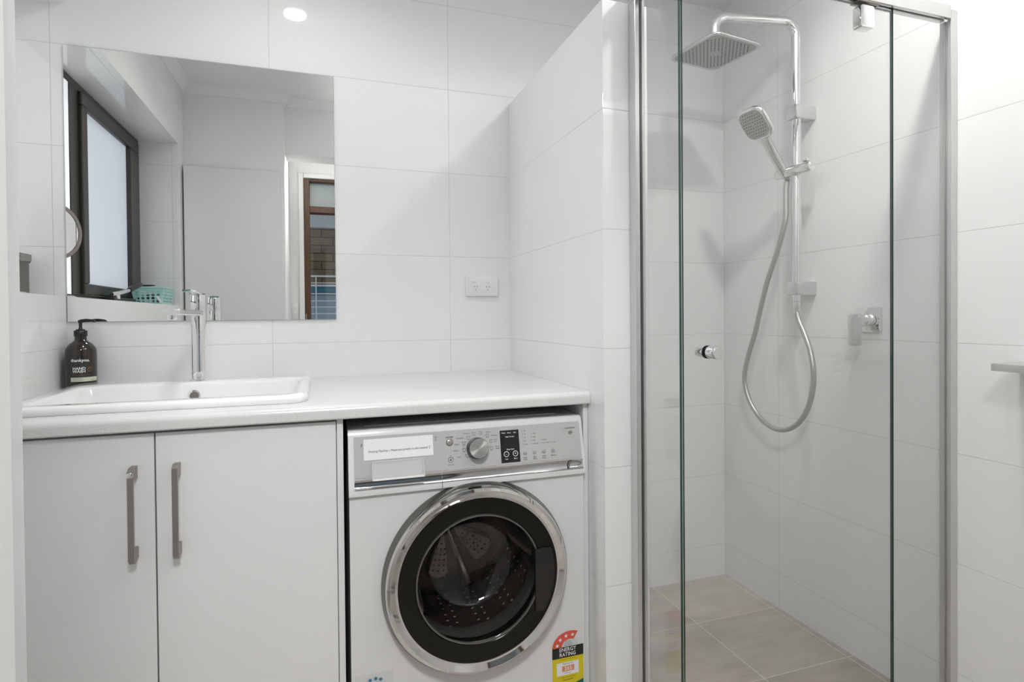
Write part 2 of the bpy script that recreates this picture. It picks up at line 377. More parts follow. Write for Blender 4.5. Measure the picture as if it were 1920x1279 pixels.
# ------------------------------------------------------------------ downlights
def downlight(x, y, label, watts):
    t = thing('downlight', label, 'ceiling light', (x, y, ZC), 'recessed ceiling downlights')
    bm = bm_new(); lathe(bm, (x, y, ZC), (0, 0, -1), [(.043, .0), (.055, .0), (.054, .003), (.045, .005), (.0425, .003), (.0425, 0)], 40, cap=False); obj('trim_ring', bm, 'white_plastic', t, smooth=True)
    bm = bm_new(); lathe(bm, (x, y, ZC), (0, 0, -1), [(.042, .0002), (.042, .0012)], 32); obj('diffuser', bm, 'lamp', t)
    l = bpy.data.lights.new('downlight_beam', 'AREA'); l.shape = 'DISK'; l.size = .08; l.energy = watts; l.spread = radians(145); l.color = (1, .99, .975)
    lo = bpy.data.objects.new('downlight_beam', l); lo.location = (x, y, ZC-.006); C.objects.link(lo)
downlight(-.095, -.572, 'round white downlight in the ceiling over the basin', 2.5)
downlight(1.16, -1.06, 'round white downlight in the ceiling in front of the shower door', 4.2)

# ------------------------------------------------------------------ vanity cabinet and counter
cb = thing('vanity_cabinet', 'white two-door vanity cabinet under the basin, left of the washing machine', 'cabinet', (-.34, -.3, 0))
bm = bm_new(); box(bm, XL+.001, XL+.017, -.63, -.01, .10, .884); box(bm, .0125, .0285, -.63, -.01, .10, .884); box(bm, XL+.017, .0125, -.63, -.01, .10, .116); box(bm, XL+.017, .0125, -.018, -.01, .116, .884); box(bm, XL+.017, .0125, -.63, -.62, .77, .884); box(bm, XL+.001, .0285, -.60, -.58, 0, .10); obj('carcass', bm, 'cab', cb)
bm = bm_new(); box(bm, .0285, .0425, -.652, -.01, 0, .8845); obj('side_panel', bm, 'cab', cb, bevel=.0008)
bm = bm_new(); box(bm, .654, .667, -.652, -.01, 0, .8845); obj('side_panel', bm, 'cab', cb, bevel=.0008)
def handle(parent, x, broken):
    prof = [(-.651, .8135), (-.672, .815 if not broken else .8135), (-.684, .808), (-.684, .625), (-.676, .6165), (-.668, .6165), (-.651, .6225), (-.651, .6445), (-.656, .6455), (-.670, .6445), (-.6765, .640), (-.6775, .650), (-.6775, .785), (-.6765, .790), (-.670, .7885), (-.656, .7865), (-.651, .7875)]
    bm = bm_new(); n = len(prof)
    A = [bm.verts.new((x-.0055, y, z)) for y, z in prof]; B = [bm.verts.new((x+.0055, y, z)) for y, z in prof]
    bm.faces.new(A); bm.faces.new(B[::-1])
    for i in range(n): bm.faces.new((A[i], B[i], B[(i+1) % n], A[(i+1) % n]))
    h = obj('handle', bm, 'nickel', parent, bevel=.0008)
    if broken:
        bm = bm_new(); lathe(bm, (x, -.684, .8005), (0, -1, 0), [(.006, 0), (.006, .002), (.0035, .0035), (0, .003)], 20); s_ = obj('screw', bm, 'chrome', h, smooth=True); s_['label'] = 'shiny round screw head'
for x0, x1, hx, br in ((XL+.002, -.3395, -.3755, True), (-.3365, .0265, -.2955, False)):
    bm = bm_new(); box(bm, x0, x1, -.652, -.6335, .105, .8785); d = obj('door', bm, 'cab', cb, bevel=.001)
    handle(d, hx, br)
# counter with an opening for the bowl and a rolled front edge
bm = bm_new()
Z0, Z1 = .8855, .9172
box(bm, XL+.001, -.64, -.54, -.001, Z0, Z1); box(bm, -.045, XN-.001, -.54, -.001, Z0, Z1); box(bm, -.64, -.045, -.16, -.001, Z0, Z1)
pf = [(-.54, Z0), (-.54, Z1), (-.655, Z1)] + [(-.655-.014*sin(radians(a)), Z1-.014+.014*cos(radians(a))) for a in (15, 30, 45, 60, 75, 90)] + [(-.669, Z0+.003), (-.667, Z0)]
loft(bm, [[(x, y, z) for y, z in pf] for x in (XL+.001, XN-.001)])
bmesh.ops.remove_doubles(bm, verts=bm.verts, dist=1e-5)
tag(obj('countertop', bm, 'laminate', smooth=True, org=(0, -.33, Z0), angle=30), 'long white speckled laminate countertop with a rolled front edge', 'countertop')

# basin
bs = thing('basin', 'rectangular white ceramic inset basin with rounded corners', 'basin', (-.35, -.33, Z1))
bm = bm_new(); cx, cy = -.350, -.3275
def rr(w, h, r, z, dx=0, dy=0): return [(cx+dx+x, cy+dy+y, z) for x, y in rrect(w, h, r, 8)]
iy = -.046
rings = [rr(.626, .530, .045, Z1+.0004), rr(.630, .534, .048, .922), rr(.630, .534, .048, .9275), rr(.626, .530, .047, .9325), rr(.618, .522, .044, .9355),
         rr(.563, .352, .036, .9358, .007, iy), rr(.556, .345, .034, .9335, .007, iy), rr(.550, .339, .032, .927, .007, iy), rr(.536, .325, .035, .88, .007, iy), rr(.515, .30, .05, .815, .007, iy), rr(.47, .26, .06, .80, .007, iy), rr(.10, .06, .03, .797, .007, iy)]
loft(bm, rings, True, False, True); obj('bowl', bm, 'ceramic', bs, smooth=True, angle=60)
bm = bm_new(); o_ = (-.347, cy+iy+.163, .900)
lathe(bm, o_, (0, -1, .05), [(.0165, -.002), (.0165, .003), (.013, .0045), (.0115, .003), (.0115, -.004)], 32, cap=False); obj('overflow_ring', bm, 'chrome', bs, smooth=True)
bm = bm_new(); lathe(bm, (o_[0], o_[1]+.0005, o_[2]), (0, -1, .05), [(.0116, 0), (.0116, .0015)], 24); obj('overflow_hole', bm, 'steel_dark', bs)
bm = bm_new(); lathe(bm, (-.343, cy+iy, .7985), (0, 0, 1), [(.032, 0), (.032, .003), (.028, .006), (.0, .008)], 32); obj('plug', bm, 'chrome', bs, smooth=True)

# basin mixer tap
tb = Vector((-.347, -.137, .936))
tp = thing('basin_mixer_tap', 'tall chrome basin mixer tap standing behind the basin bowl', 'tap', tuple(tb))
dirx = Vector((-.03, -.212, 0)).normalized(); sd = Vector((-dirx.y, dirx.x, 0))
bm = bm_new(); lathe(bm, tb, (0, 0, 1), [(.0255, 0), (.0255, .003), (.024, .0045), (.0205, .0048)], 40); obj('base_plate', bm, 'chrome', tp, smooth=True)
bm = bm_new(); lathe(bm, tb, (0, 0, 1), [(.0200, .004), (.0200, .205), (.0196, .207), (.0196, .2085), (.0200, .2105), (.0200, .248), (.0187, .2525), (0, .2530)], 48); obj('body', bm, 'chrome', tp, smooth=True)
bm = bm_new(); c0 = tb+dirx*.012+Vector((0, 0, .199))
ol = rrect(.034, .0165, .004, 4)
loft(bm, [[c0+dirx*d+sd*(x*sx)+Vector((0, 0, y+dz)) for x, y in ol] for d, sx, dz in ((0, 1, 0), (.16, 1, .001), (.196, 1, .0015), (.2, .92, .0015))])
sp_ = obj('spout', bm, 'chrome', tp, smooth=True)
bm = bm_new(); lathe(bm, tb+dirx*.193+Vector((0, 0, .1925)), (0, 0, -1), [(.0125, -.001), (.0125, .011), (.0118, .0125), (.008, .0125), (.007, .010)], 28); obj('aerator', bm, 'chrome', sp_, smooth=True)
bm = bm_new(); c1 = tb+Vector((0, 0, .2545)); ol = rrect(.030, .0055, .0024, 3)
loft(bm, [[c1+dirx*d+sd*(x*sx)+Vector((0, 0, y+dz)) for x, y in ol] for d, sx, dz in ((-.016, .9, 0), (-.010, 1.1, 0), (.02, 1.1, .001), (.085, .85, .007), (.09, .7, .0075))])
obj('lever', bm, 'chrome', tp, smooth=True)

# hand wash bottle
bc = Vector((-.6715, -.0455, Z1+.0005)); br_ = .0385
hb = thing('soap_bottle', 'dark brown hand wash pump bottle in the corner behind the basin', 'bottle', tuple(bc))
bm = bm_new()
lathe(bm, bc, (0, 0, 1), [(.030, 0), (.036, .001), (br_, .005), (br_, .106), (.0375, .114), (.034, .122), (.0275, .1305), (.0195, .1365), (.0150, .141), (.0145, .150), (.0145, .158)], 48)
obj('bottle_body', bm, 'bottle', hb, smooth=True)
bm = bm_new(); prof = [(.0165, .152), (.0165, .168), (.0158, .169), (.0115, .169), (.0115, .1725), (.0060, .173), (.0042, .178), (.0042, .190), (.0062, .196), (.0064, .199), (0, .200)]
lathe(bm, bc, (0, 0, 1), prof, 36)
pm = obj('pump', bm, 'pump', hb, smooth=True)
bm = bm_new(); tube(bm, [bc+Vector((0, 0, .1965)), bc+Vector((.015, -.002, .1985)), bc+Vector((.026, -.0035, .198)), bc+Vector((.036, -.005, .1965)), bc+Vector((.0385, -.0055, .1935))], [.005, .005, .0042, .0036, .003], 12); obj('nozzle', bm, 'pump', pm, smooth=True)
ang0 = math.atan2(-DCAM-bc.y, 0-bc.x)+radians(3)
def onb(off=.0004):
    def f(x, y):
        a = ang0+x/br_; r = br_+off
        return (bc.x+r*cos(a), bc.y+r*sin(a), bc.z+y)
    return f
# the print is bent round the bottle
bm = bm_new(); F = onb()
text(bm, 'thankyou.', .0115, lambda x, y: F(x-.004, y+.0835), bold=.025); 
text(bm, 'HAND', .0105, lambda x, y: F(x-.0225, y+.060), 'LEFT', bold=.022); text(bm, 'WASH', .0105, lambda x, y: F(x-.0225, y+.0515), 'LEFT', bold=.022)
obj('white_lettering', bm, 'white_print', hb)
bm = bm_new(); ringflat(bm, F, (.019, .057), .0055, .0067, 24); text(bm, '300', .0042, lambda x, y: F(x+.019, y+.0575))
ringflat(bm, F, (.019, .057), .0038, .0043, 20, 20, 160); ringflat(bm, F, (.019, .057), .0038, .0043, 20, 200, 340); text(bm, 'GRAPEFRUIT & ROSEWOOD', .0028, lambda x, y: F(x-.0225, y+.0405), 'LEFT')
obj('copper_lettering', bm, 'copper', hb)
bm = bm_new()
xs = [-.028+.072*k/24 for k in range(25)]
A = [bm.verts.new(F(x, .0225)) for x in xs]; B = [bm.verts.new(F(x, .0345)) for x in xs]
for i in range(24): bm.faces.new((A[i], A[i+1], B[i+1], B[i])).material_index = 0
F2 = onb(.0007); text(bm, 'BOTANICAL OIL', .0028, lambda x, y: F2(x-.0215, y+.0312), 'LEFT', mi=1); text(bm, 'CLEANSING FORMULA', .0025, lambda x, y: F2(x-.0215, y+.0263), 'LEFT', mi=1); text(bm, '500ml', .0028, lambda x, y: F2(x+.022, y+.0263), 'LEFT', mi=1)
obj('label_band', bm, ['label_green', 'grey_text'], hb)

# vanity mirror
bm = bm_new(); box(bm, -.717, .0445, -.0055, -.0006, 1.1125, 1.931)
o = obj('vanity_mirror', bm, ['mirror', 'mirror_edge'], org=(-.336, 0, 1.1125))
for p_ in o.data.polygons:
    p_.material_index = 0 if p_.normal.y < -.5 else 1
tag(o, 'large frameless rectangular mirror on the wall above the basin', 'mirror')

# double power point
po = thing('power_outlet', 'white double power outlet on the tiled wall above the counter', 'outlet', (.556, 0, 1.1915))
bm = bm_new(); plate(bm, (.556, -.0006, 1.2295), (1, 0, 0), (0, 0, 1), rrect(.122, .076, .004, 3), .009, .002); obj('cover_plate', bm, 'white_plastic', po, smooth=True)
for k, dx in enumerate((-.0255, .0255)):
    bm = bm_new()
    sx_ = -1
    plate(bm, (.556+dx-.002, -.0094, 1.2475), (1, 0, 0), (0, 0, 1), rrect(.017, .0125, .005, 4), .0028, .001); s_ = obj('switch', bm, 'white_plastic', po, smooth=True)
    bm = bm_new(); c_ = (.556+dx*.9, 1.2215)
    for (dx2, dz, an) in ((-.0055, .0045, -30), (.0055, .0045, 30), (0, -.0062, 0)):
        a = radians(an); ca, sa = cos(a), sin(a)
        q = [(c_[0]+dx2+x*ca-z*sa, c_[1]+dz+x*sa+z*ca) for x, z in ((-.00085, -.0032), (.00085, -.0032), (.00085, .0032), (-.00085, .0032))]
        flat(bm, lambda x, z: (x, -.00985, z), q)
    obj('socket_slots', bm, 'grey_text', po)

# ------------------------------------------------------------------ things on the window ledge
gb = thing('lidded_box', 'dark grey-brown lidded box standing on the window ledge corner', 'box', (-.815, -.08, SILL))
bm = bm_new(); loft(bm, [[(-.820+x, -.075+y, z) for x, y in rrect(w_, w_*1.1, .008, 4)] for w_, z in ((.058, SILL+.008), (.058, SILL+.098))]); obj('box_body', bm, 'grey_box', gb, smooth=True)
bm = bm_new()
ol = rrect(.067, .076, .010, 6); top = [(-.820+x, -.075+y, SILL+.117) for x, y in ol]
wav = [(-.820+x, -.075+y, SILL+.098+.005*sin(k*2*pi/7)) for k, (x, y) in enumerate(ol)]
loft(bm, [wav, top]); obj('box_lid', bm, 'grey_lid', gb)
for dx in (-.02, .02):
    for dy in (-.02, .02):
        bm = bm_new(); box(bm, -.820+dx-.004, -.820+dx+.004, -.075+dy-.004, -.075+dy+.004, SILL, SILL+.009); obj('foot', bm, 'nickel', gb)

mm = thing('makeup_mirror', 'round chrome-rimmed make-up mirror on a stand on the window ledge', 'mirror', (-.80, -.168, SILL))
mc = Vector((-.80, -.168, 1.402)); mn = Vector((.90, .43, 0)).normalized()
bm = bm_new(); lathe(bm, mc-mn*.006, mn, [(.084, -.008), (.0885, -.006), (.0895, .008), (.087, .0125), (.0765, .0125), (.0755, .006)], 64, cap=False); obj('rim', bm, 'steel_dark', mm, smooth=True)
bm = bm_new(); lathe(bm, mc, mn, [(.0765, -.006), (.0765, .004)], 48); obj('mirror_glass', bm, 'mirror', mm)
bm = bm_new(); tube(bm, [(-.80, -.168, SILL+.01), (-.80, -.168, 1.315)], .006, 16); lathe(bm, (-.80, -.168, SILL), (0, 0, 1), [(.05, 0), (.05, .004), (.04, .009), (.007, .013)], 40); obj('stand', bm, 'chrome', mm, smooth=True)

# turquoise basket: tapered, holes through all four walls
bk = thing('plastic_basket', 'turquoise plastic basket with round holes on the window ledge', 'basket', (-.81, -1.27, SILL))
def basket():
    bm = bm_new()
    bx0, bx1, by0, by1 = -.880, -.742, -1.418, -1.200; zb, zt = SILL+.001, SILL+.086
    def side(p0, p1, q0, q1, nx, nz, off):   # bottom p0->p1, top q0->q1
        p0, p1, q0, q1 = map(Vector, (p0, p1, q0, q1)); T = lambda u, v: (p0.lerp(p1, u)).lerp(q0.lerp(q1, u), v)
        for i in range(nx):
            for j in range(nz):
                u0, u1, v0, v1 = .06+.88*i/nx, .06+.88*(i+1)/nx, .10+.72*j/nz, .10+.72*(j+1)/nz
                uc, vc = (u0+u1)/2, (v0+v1)/2; n = 16
                ci = [T(uc+(u1-u0)*.36*cos(2*pi*k/n), vc+(v1-v0)*.40*sin(2*pi*k/n)) for k in range(n)]
                sq = []
                for k in range(n):
                    a = 2*pi*k/n; c, s_ = cos(a), sin(a); m_ = max(abs(c), abs(s_)); sq.append(T(uc+(u1-u0)/2*c/m_, vc+(v1-v0)/2*s_/m_))
                A = [bm.verts.new(p) for p in ci]; B = [bm.verts.new(p) for p in sq]
                for k in range(n): bm.faces.new((A[k], A[(k+1) % n], B[(k+1) % n], B[k]))
        def quad(u0, u1, v0, v1): bm.faces.new([bm.verts.new(T(u, v)) for u, v in ((u0, v0), (u1, v0), (u1, v1), (u0, v1))])
        quad(0, 1, 0, .10); quad(0, 1, .82, 1); quad(0, .06, .10, .82); quad(.94, 1, .10, .82)
    f = .013
    side((bx0+f, by1-f, zb), (bx1-f, by1-f, zb), (bx0-.004, by1, zt), (bx1, by1, zt), 5, 4, 1)
    side((bx0+f, by0+f, zb), (bx1-f, by0+f, zb), (bx0-.004, by0, zt), (bx1, by0, zt), 5, 4, 1)
    side((bx1-f, by0+f, zb), (bx1-f, by1-f, zb), (bx1, by0, zt), (bx1, by1, zt), 8, 4, 1)
    side((bx0+f, by0+f, zb), (bx0+f, by1-f, zb), (bx0-.004, by0, zt), (bx0-.004, by1, zt), 8, 4, 1)
    bm.faces.new([bm.verts.new(p) for p in ((bx0+f, by0+f, zb), (bx1-f, by0+f, zb), (bx1-f, by1-f, zb), (bx0+f, by1-f, zb))])
    bmesh.ops.remove_doubles(bm, verts=bm.verts, dist=1e-5)
    o = obj('basket_body', bm, 'teal', bk); sm = o.modifiers.new('solid', 'SOLIDIFY'); sm.thickness = .002; sm.offset = 0
    bm = bm_new()
    cxx, cyy = (bx0+bx1)/2-.002, (by0+by1)/2; W_, H_ = bx1-bx0+.004, by1-by0
    loft(bm, [[(cxx+x, cyy+y, z) for x, y in rrect(W_+e, H_+e, .012, 4)] for e, z in ((.0, zt-.004), (.012, zt-.003), (.013, zt+.002), (.001, zt+.003), (-.003, zt+.002), (-.003, zt-.004), (.0, zt-.004))], True, False, False)
    obj('basket_rim', bm, 'teal', bk, smooth=True)
basket()
for i, (nm, lab, cat, p0, p1, r_, m_) in enumerate((
        ('comb_handle', 'dark teal handle lying in the turquoise basket', 'toiletry', (-.855, -1.23, .03), (-.80, -1.385, .055), .013, 'teal_dark'),
        ('toothbrush_case', 'purple tube lying in the middle of the turquoise basket', 'toiletry', (-.775, -1.235, .022), (-.82, -1.38, .022), .016, 'purple'),
        ('toothpaste_tube', 'blue tube standing against the near side of the turquoise basket', 'toiletry', (-.775, -1.225, .035), (-.765, -1.36, .06), .011, 'blue_pl'),
        ('black_comb', 'black stick resting across the rim of the turquoise basket', 'toiletry', (-.892, -1.235, .094), (-.79, -1.25, .097), .004, 'black_plastic'))):
    bm = bm_new(); z_ = SILL
    tube(bm, [(p0[0], p0[1], z_+p0[2]), ((p0[0]*3+p1[0])/4, (p0[1]*3+p1[1])/4, z_+(p0[2]*3+p1[2])/4), ((p0[0]+p1[0]*3)/4, (p0[1]+p1[1]*3)/4, z_+(p0[2]+p1[2]*3)/4), (p1[0], p1[1], z_+p1[2])], [r_*.7, r_, r_, r_*.5], 14)
    tag(obj(nm, bm, m_, smooth=True, org=(p0[0], p0[1], z_)), lab, cat)
bm = bm_new(); plate(bm, (-.760, -1.193, SILL+.026), Vector((.85, .0, .5)), Vector((-.5, .0, .85)), rrect(.010, .040, .003, 3), -.002); tag(obj('paper_tag', bm, 'paper', org=(-.76, -1.193, SILL)), 'small white tag leaning on the front of the turquoise basket', 'tag')

# light switch plate in the hall
ls = thing('light_switch', 'narrow white light switch plate beside the timber door', 'switch', (-.193, -2.499, 1.105))
bm = bm_new(); plate(bm, (-.188, -2.4995, 1.163), (-1, 0, 0), (0, 0, 1), rrect(.044, .116, .004, 3), .007, .0015); obj('cover_plate', bm, 'white_plastic', ls, smooth=True)
for dz in (.035, -.012, -.05):
    bm = bm_new(); plate(bm, (-.188, -2.4925, 1.16+dz*.8), (-1, 0, 0), (0, 0, 1), rrect(.014, .012, .004, 3), .003, .001); obj('rocker', bm, 'white_plastic', ls, smooth=True)

# clothes airer and linen outdoors
ca = thing('clothes_airer', 'white wire clothes airer outside behind the timber door glass', 'airer', (.45, -3.2, -.03))
bm = bm_new()
for z in (1.475, 1.417, 1.394, 1.323, 1.262, 1.208, 1.15, 1.08): tube(bm, [(-.35, -3.2, z), (1.2, -3.2, z)], .0085 if z in (1.475, 1.394) else .0045, 8)
obj('rail', bm, 'white_wire', ca)
bm = bm_new()
for x in (-.048, .55, 1.19): tube(bm, [(x, -3.195, -.03), (x, -3.195, 1.475)], .005, 8)
obj('upright', bm, 'white_wire', ca)
def sheet(name, x0, x1, y, z0, z1, m_, label, amp, seed):
    bm = bm_new(); nx, nz = 70, 30; rnd = random.Random(seed); g = []
    for i in range(nx+1):
        for j in range(nz+1):
            u, v = i/nx, j/nz; x = x0+(x1-x0)*u; z = z0+(z1-z0)*v
            yy = y+amp*(sin(9*u*pi+6*v)+.6*sin(23*u+14*(1-v)*(u-.3))+.4*sin(31*v+9*u))*(1.15-v)
            g.append(bm.verts.new((x, yy, z)))
    for i in range(nx):
        for j in range(nz): bm.faces.new((g[i*(nz+1)+j], g[(i+1)*(nz+1)+j], g[(i+1)*(nz+1)+j+1], g[i*(nz+1)+j+1]))
    o = obj(name, bm, m_, smooth=True, org=(x0, y, z0), angle=180); sm = o.modifiers.new('s', 'SOLIDIFY'); sm.thickness = .002
    return tag(o, label, 'linen')
sheet('bed_sheet', -.4, 1.2, -3.27, .45, 1.33, 'cloth', 'pale blue-grey crumpled sheet hanging on the outdoor airer', .012, 1)
sheet('towel', -.38, 1.1, -3.235, 1.325, 1.388, 'cloth_blue', 'deep teal-blue towel folded along the airer top', .004, 2)

# ------------------------------------------------------------------ washing machine
FY = -.668; MX0, MX1 = .054, .646
wm = thing('washing_machine', 'white front-loading washing machine with silver control panel under the counter', 'washing machine', (.35, -.37, 0))
bm = bm_new()
# cabinet: front skin with a round opening, box sides, top
DC = Vector((.357, FY, .480))
n = 64
def onf(x, z): return (x, FY, z)
R_ = .205; circ = [(DC.x+R_*cos(2*pi*k/n), DC.z+R_*sin(2*pi*k/n)) for k in range(n)]
sq = []
for k in range(n):
    a = 2*pi*k/n; c, s_ = cos(a), sin(a); m_ = max(abs(c), abs(s_)); sq.append((DC.x+.232*c/m_, DC.z+.232*s_/m_))
A = [bm.verts.new(onf(*p)) for p in circ]; B = [bm.verts.new(onf(*p)) for p in sq]
for k in range(n): bm.faces.new((A[k], A[(k+1) % n], B[(k+1) % n], B[k]))
qx0, qx1, qz0, qz1 = DC.x-.232, DC.x+.232, DC.z-.232, DC.z+.232
for q in ((MX0, qx0, .03, .704), (qx1, MX1, .03, .704), (qx0, qx1, .03, qz0)): flat(bm, onf, [(q[0], q[2]), (q[1], q[2]), (q[1], q[3]), (q[0], q[3])])
flat(bm, onf, [(qx0, qz1), (qx1, qz1), (qx1, qz1+.0001), (qx0, qz1+.0001)])
def fq(pts): bm.faces.new([bm.verts.new(p) for p in pts])
fq([(MX0, FY, .03), (MX0, -.07, .03), (MX0, -.07, .84), (MX0, -.60, .84), (MX0, FY, .704)]); fq([(MX1, FY, .03), (MX1, -.07, .03), (MX1, -.07, .84), (MX1, -.60, .84), (MX1, FY, .704)])
fq([(MX0, -.07, .03), (MX1, -.07, .03), (MX1, -.07, .84), (MX0, -.07, .84)]); fq([(MX0, FY, .03), (MX1, FY, .03), (MX1, -.07, .03), (MX0, -.07, .03)])
obj('cabinet_body', bm, 'machine', wm)
bm = bm_new(); box(bm, MX0, MX1, -.645, -.07, .8405, .853); box(bm, MX0+.04, MX1-.05, -.6, -.1, .853, .8545); obj('top_panel', bm, 'machine', wm, bevel=.003)
for x in (MX0+.05, MX1-.05):
    for y in (-.62, -.12):
        bm = bm_new(); lathe(bm, (x, y, 0), (0, 0, 1), [(.022, 0), (.022, .02), (.012, .022), (.012, .031)], 20); obj('foot', bm, 'black_plastic', wm, smooth=True)
# control panel on a tilted plane: v is height z, d stands proud of it
def PP(x, z, d=0.): return (x, -.6495+(z-.85)*.2-d*.98, z+d*.196)
TL = .7045
bm = bm_new()
pr = [(-.61, .852), (-.638, .8528), (-.6455, .851), (-.6490, .846)]+[PP(0, .838)[1:]]+[PP(0, .727)[1:]]+[(-.6775, .716), (-.6765, .706), (-.672, TL), (-.60, TL)]
loft(bm, [[(x, y, z) for y, z in pr] for x in (MX0-.001, MX0+.003, MX1-.002, MX1+.002)]); obj('panel_housing', bm, 'machine', wm, smooth=True, angle=35)
def pan(d): return lambda x, z: PP(x, z, d)
fas = bm_new()
def slab(bm, x0, x1, z0, z1, d0, d1, r=.002, mi=0):
    c = ((x0+x1)/2, (z0+z1)/2); o_ = [(c[0]+x, c[1]+z) for x, z in rrect(x1-x0, z1-z0, r, 3)]
    loft(bm, [[PP(x, z, d0) for x, z in o_], [PP(x, z, d1) for x, z in o_]], mi=mi)
slab(fas, .0655, .2685, .7455, .8385, -.001, .0012)
dw = obj('drawer_front', fas, 'fascia', wm)
fas = bm_new(); slab(fas, .2692, .6405, .7455, .8385, -.001, .0012); obj('fascia', fas, 'fascia', wm)
bm = bm_new()
g0 = [(.0655, .7445, .0012), (.0655, .7405, -.0018), (.0655, .7275, -.0035), (.0655, .7225, .0006)]
for (xa, xb) in ((.0655, .2685), (.2692, .6405)):
    R0 = [PP(xa, z, d) for _, z, d in g0]; R1 = [PP(xb, z, d+.0006) for _, z, d in g0]
    V0 = [bm.verts.new(p) for p in R0]; V1 = [bm.verts.new(p) for p in R1]
    for i in range(3): bm.faces.new((V0[i], V1[i], V1[i+1], V0[i+1]))
bmesh.ops.translate(bm, vec=(0, -.0042, 0), verts=bm.verts)
obj('chrome_strip', bm, 'fascia_chrome', wm, smooth=True, angle=60)
# drawer pull: a white scoop, its colour greyed for the shade inside
bm = bm_new(); hx0, hx1, hz0, hz1 = .104, .2275, .7375, .7785; c_ = ((hx0+hx1)/2, (hz0+hz1)/2)
def rrp(w_, h_, r_, d, dz=0): return [PP(c_[0]+x, c_[1]+z+dz, d) for x, z in rrect(w_, h_, r_, 4)]
w_, h_ = hx1-hx0, hz1-hz0
loft(bm, [rrp(w_, h_, .004, .0005), rrp(w_, h_, .004, .0135), rrp(w_-.002, h_-.002, .0035, .0145), rrp(w_-.005, h_-.005, .003, .0138), rrp(w_-.009, h_-.011, .003, .0016, .001)], True, True, True)
for v in bm.verts:      # the scoop is open at the top: its upper lip lies back flat
    t_ = (v.co.z-.758)/.018
    if t_ > .2: v.co.y += min(.0118, max(0, (v.co.y-PP(0, v.co.z, .0018)[1])*-1))
obj('drawer_pull', bm, 'pull_plastic', dw, smooth=True, angle=50)
bm = bm_new(); slab(bm, .0875, .2505, .7845, .8318, .0016, .0021, .0005)
pp_ = tag(obj('paper_note', bm, 'paper', org=(.17, -.66, .785)), 'white paper note taped on the washing machine drawer front', 'note')
bm = bm_new(); text(bm, "Washing Machine – Please put powder in slot marked '2'", .00745, lambda x, z: PP(x+.171, z+.8035, .0026), sx=.86)
o = obj('note_text', bm, 'grey_text', pp_)
bm = bm_new(); text(bm, 'III', .006, lambda x, z: PP(x+.2575, z+.8245, .0016)); text(bm, 'II', .006, lambda x, z: PP(x+.2575, z+.8185, .0016)); obj('drawer_numerals', bm, 'grey_text', dw)
bm = bm_new(); text(bm, 'F', .011, lambda x, z: PP(x+.0835, z+.818, .0016)); obj('maker_lettering', bm, 'grey_text', dw)
# knob
kc = (.3595, .7915)
bm = bm_new(); o_ = Vector(PP(kc[0], kc[1], .0012)); ax = Vector((0, -.98, .196))
lathe(bm, o_, ax, [(.0268, 0), (.0262, .004), (.0250, .0205)], 56); kb = obj('knob', bm, 'black_plastic', wm, smooth=True)
bm = bm_new(); lathe(bm, o_, ax, [(.0242, .0200), (.0242, .0220), (.0236, .0230), (0, .0232)], 64); obj('knob_cap', bm, 'brushed', kb, smooth=True, angle=30)
# printing and buttons
P0 = lambda dx, dz: (lambda x, z: PP(x+dx, z+dz, .0016))
def T(s, x, z, sz=.0046, al='CENTER', b=0.): text(bm, s, sz, P0(x, z), al, b)
def dot(x, z): flat(bm, P0(0, 0), arc((x, z), .0009, 0, 315, 7))
def garment(x, z, kind):
    s_ = .0042
    if kind == 0: pts = [(-1, .9), (-.4, .9), (0, .65), (.4, .9), (1, .9), (1.2, .3), (.7, .2), (.65, -1), (-.65, -1), (-.7, .2), (-1.2, .3)]
    elif kind == 1: pts = [(-.9, 1), (-.9, -.2), (-.6, -1), (.6, -1), (.9, -.2), (.9, 1)]
    else: pts = arc((0, 0), 1, 0, 342, 19)
    n_ = len(pts)
    Vo = [bm.verts.new(PP(x+a*s_, z+b*s_, .0016)) for a, b in pts]; Vi = [bm.verts.new(PP(x+a*s_*.80, z+b*s_*.80, .0016)) for a, b in pts]
    for i in range(n_): bm.faces.new((Vo[i], Vo[(i+1) % n_], Vi[(i+1) % n_], Vi[i]))
bm = bm_new(); T('POWER', .2915, .8225, .0052, b=.02); obj('power_lettering', bm, 'grey_text', wm)
bm = bm_new(); T('START/PAUSE', .6125, .8228, .0046, b=.02); obj('start_lettering', bm, 'grey_text', wm)
for s, x, z, gx, gz, gk in (('Cottons', .3345, .8285, .3535, .8265, 0), ('Everyday', .3175, .8185, .3385, .8175, 0), ('Quick', .3085, .8045, .3265, .8055, 0), ('Rinse', .3065, .7895, .3265, .7895, 1), ('Spin', .3135, .7745, .3335, .7755, 0),
                            ('Heavy', .3905, .8285, .3705, .8270, 2), ('Delicate', .4055, .8195, .3875, .8195, 1), ('Drum\nClean', .4118, .7900, .3965, .7885, 1), ('Easy\nIron', .4085, .8065, .3965, .8060, 2)):
    bm = bm_new(); T(s, x, z, .0049); garment(gx, gz, gk); obj('program_legend', bm, 'grey_text', wm)
bm = bm_new(); ringflat(bm, P0(0, 0), (.2925, .7695), .0058, .0068, 28); flat(bm, P0(0, 0), arc((.2925, .7690), .0019, 0, 330, 11)); flat(bm, P0(0, 0), [(.2910, .7698), (.2940, .7698), (.2925, .7730)]); dot(.2925, .7795); T('Keylock', .2925, .7585, .0046); obj('keylock_symbol', bm, 'grey_text', wm)
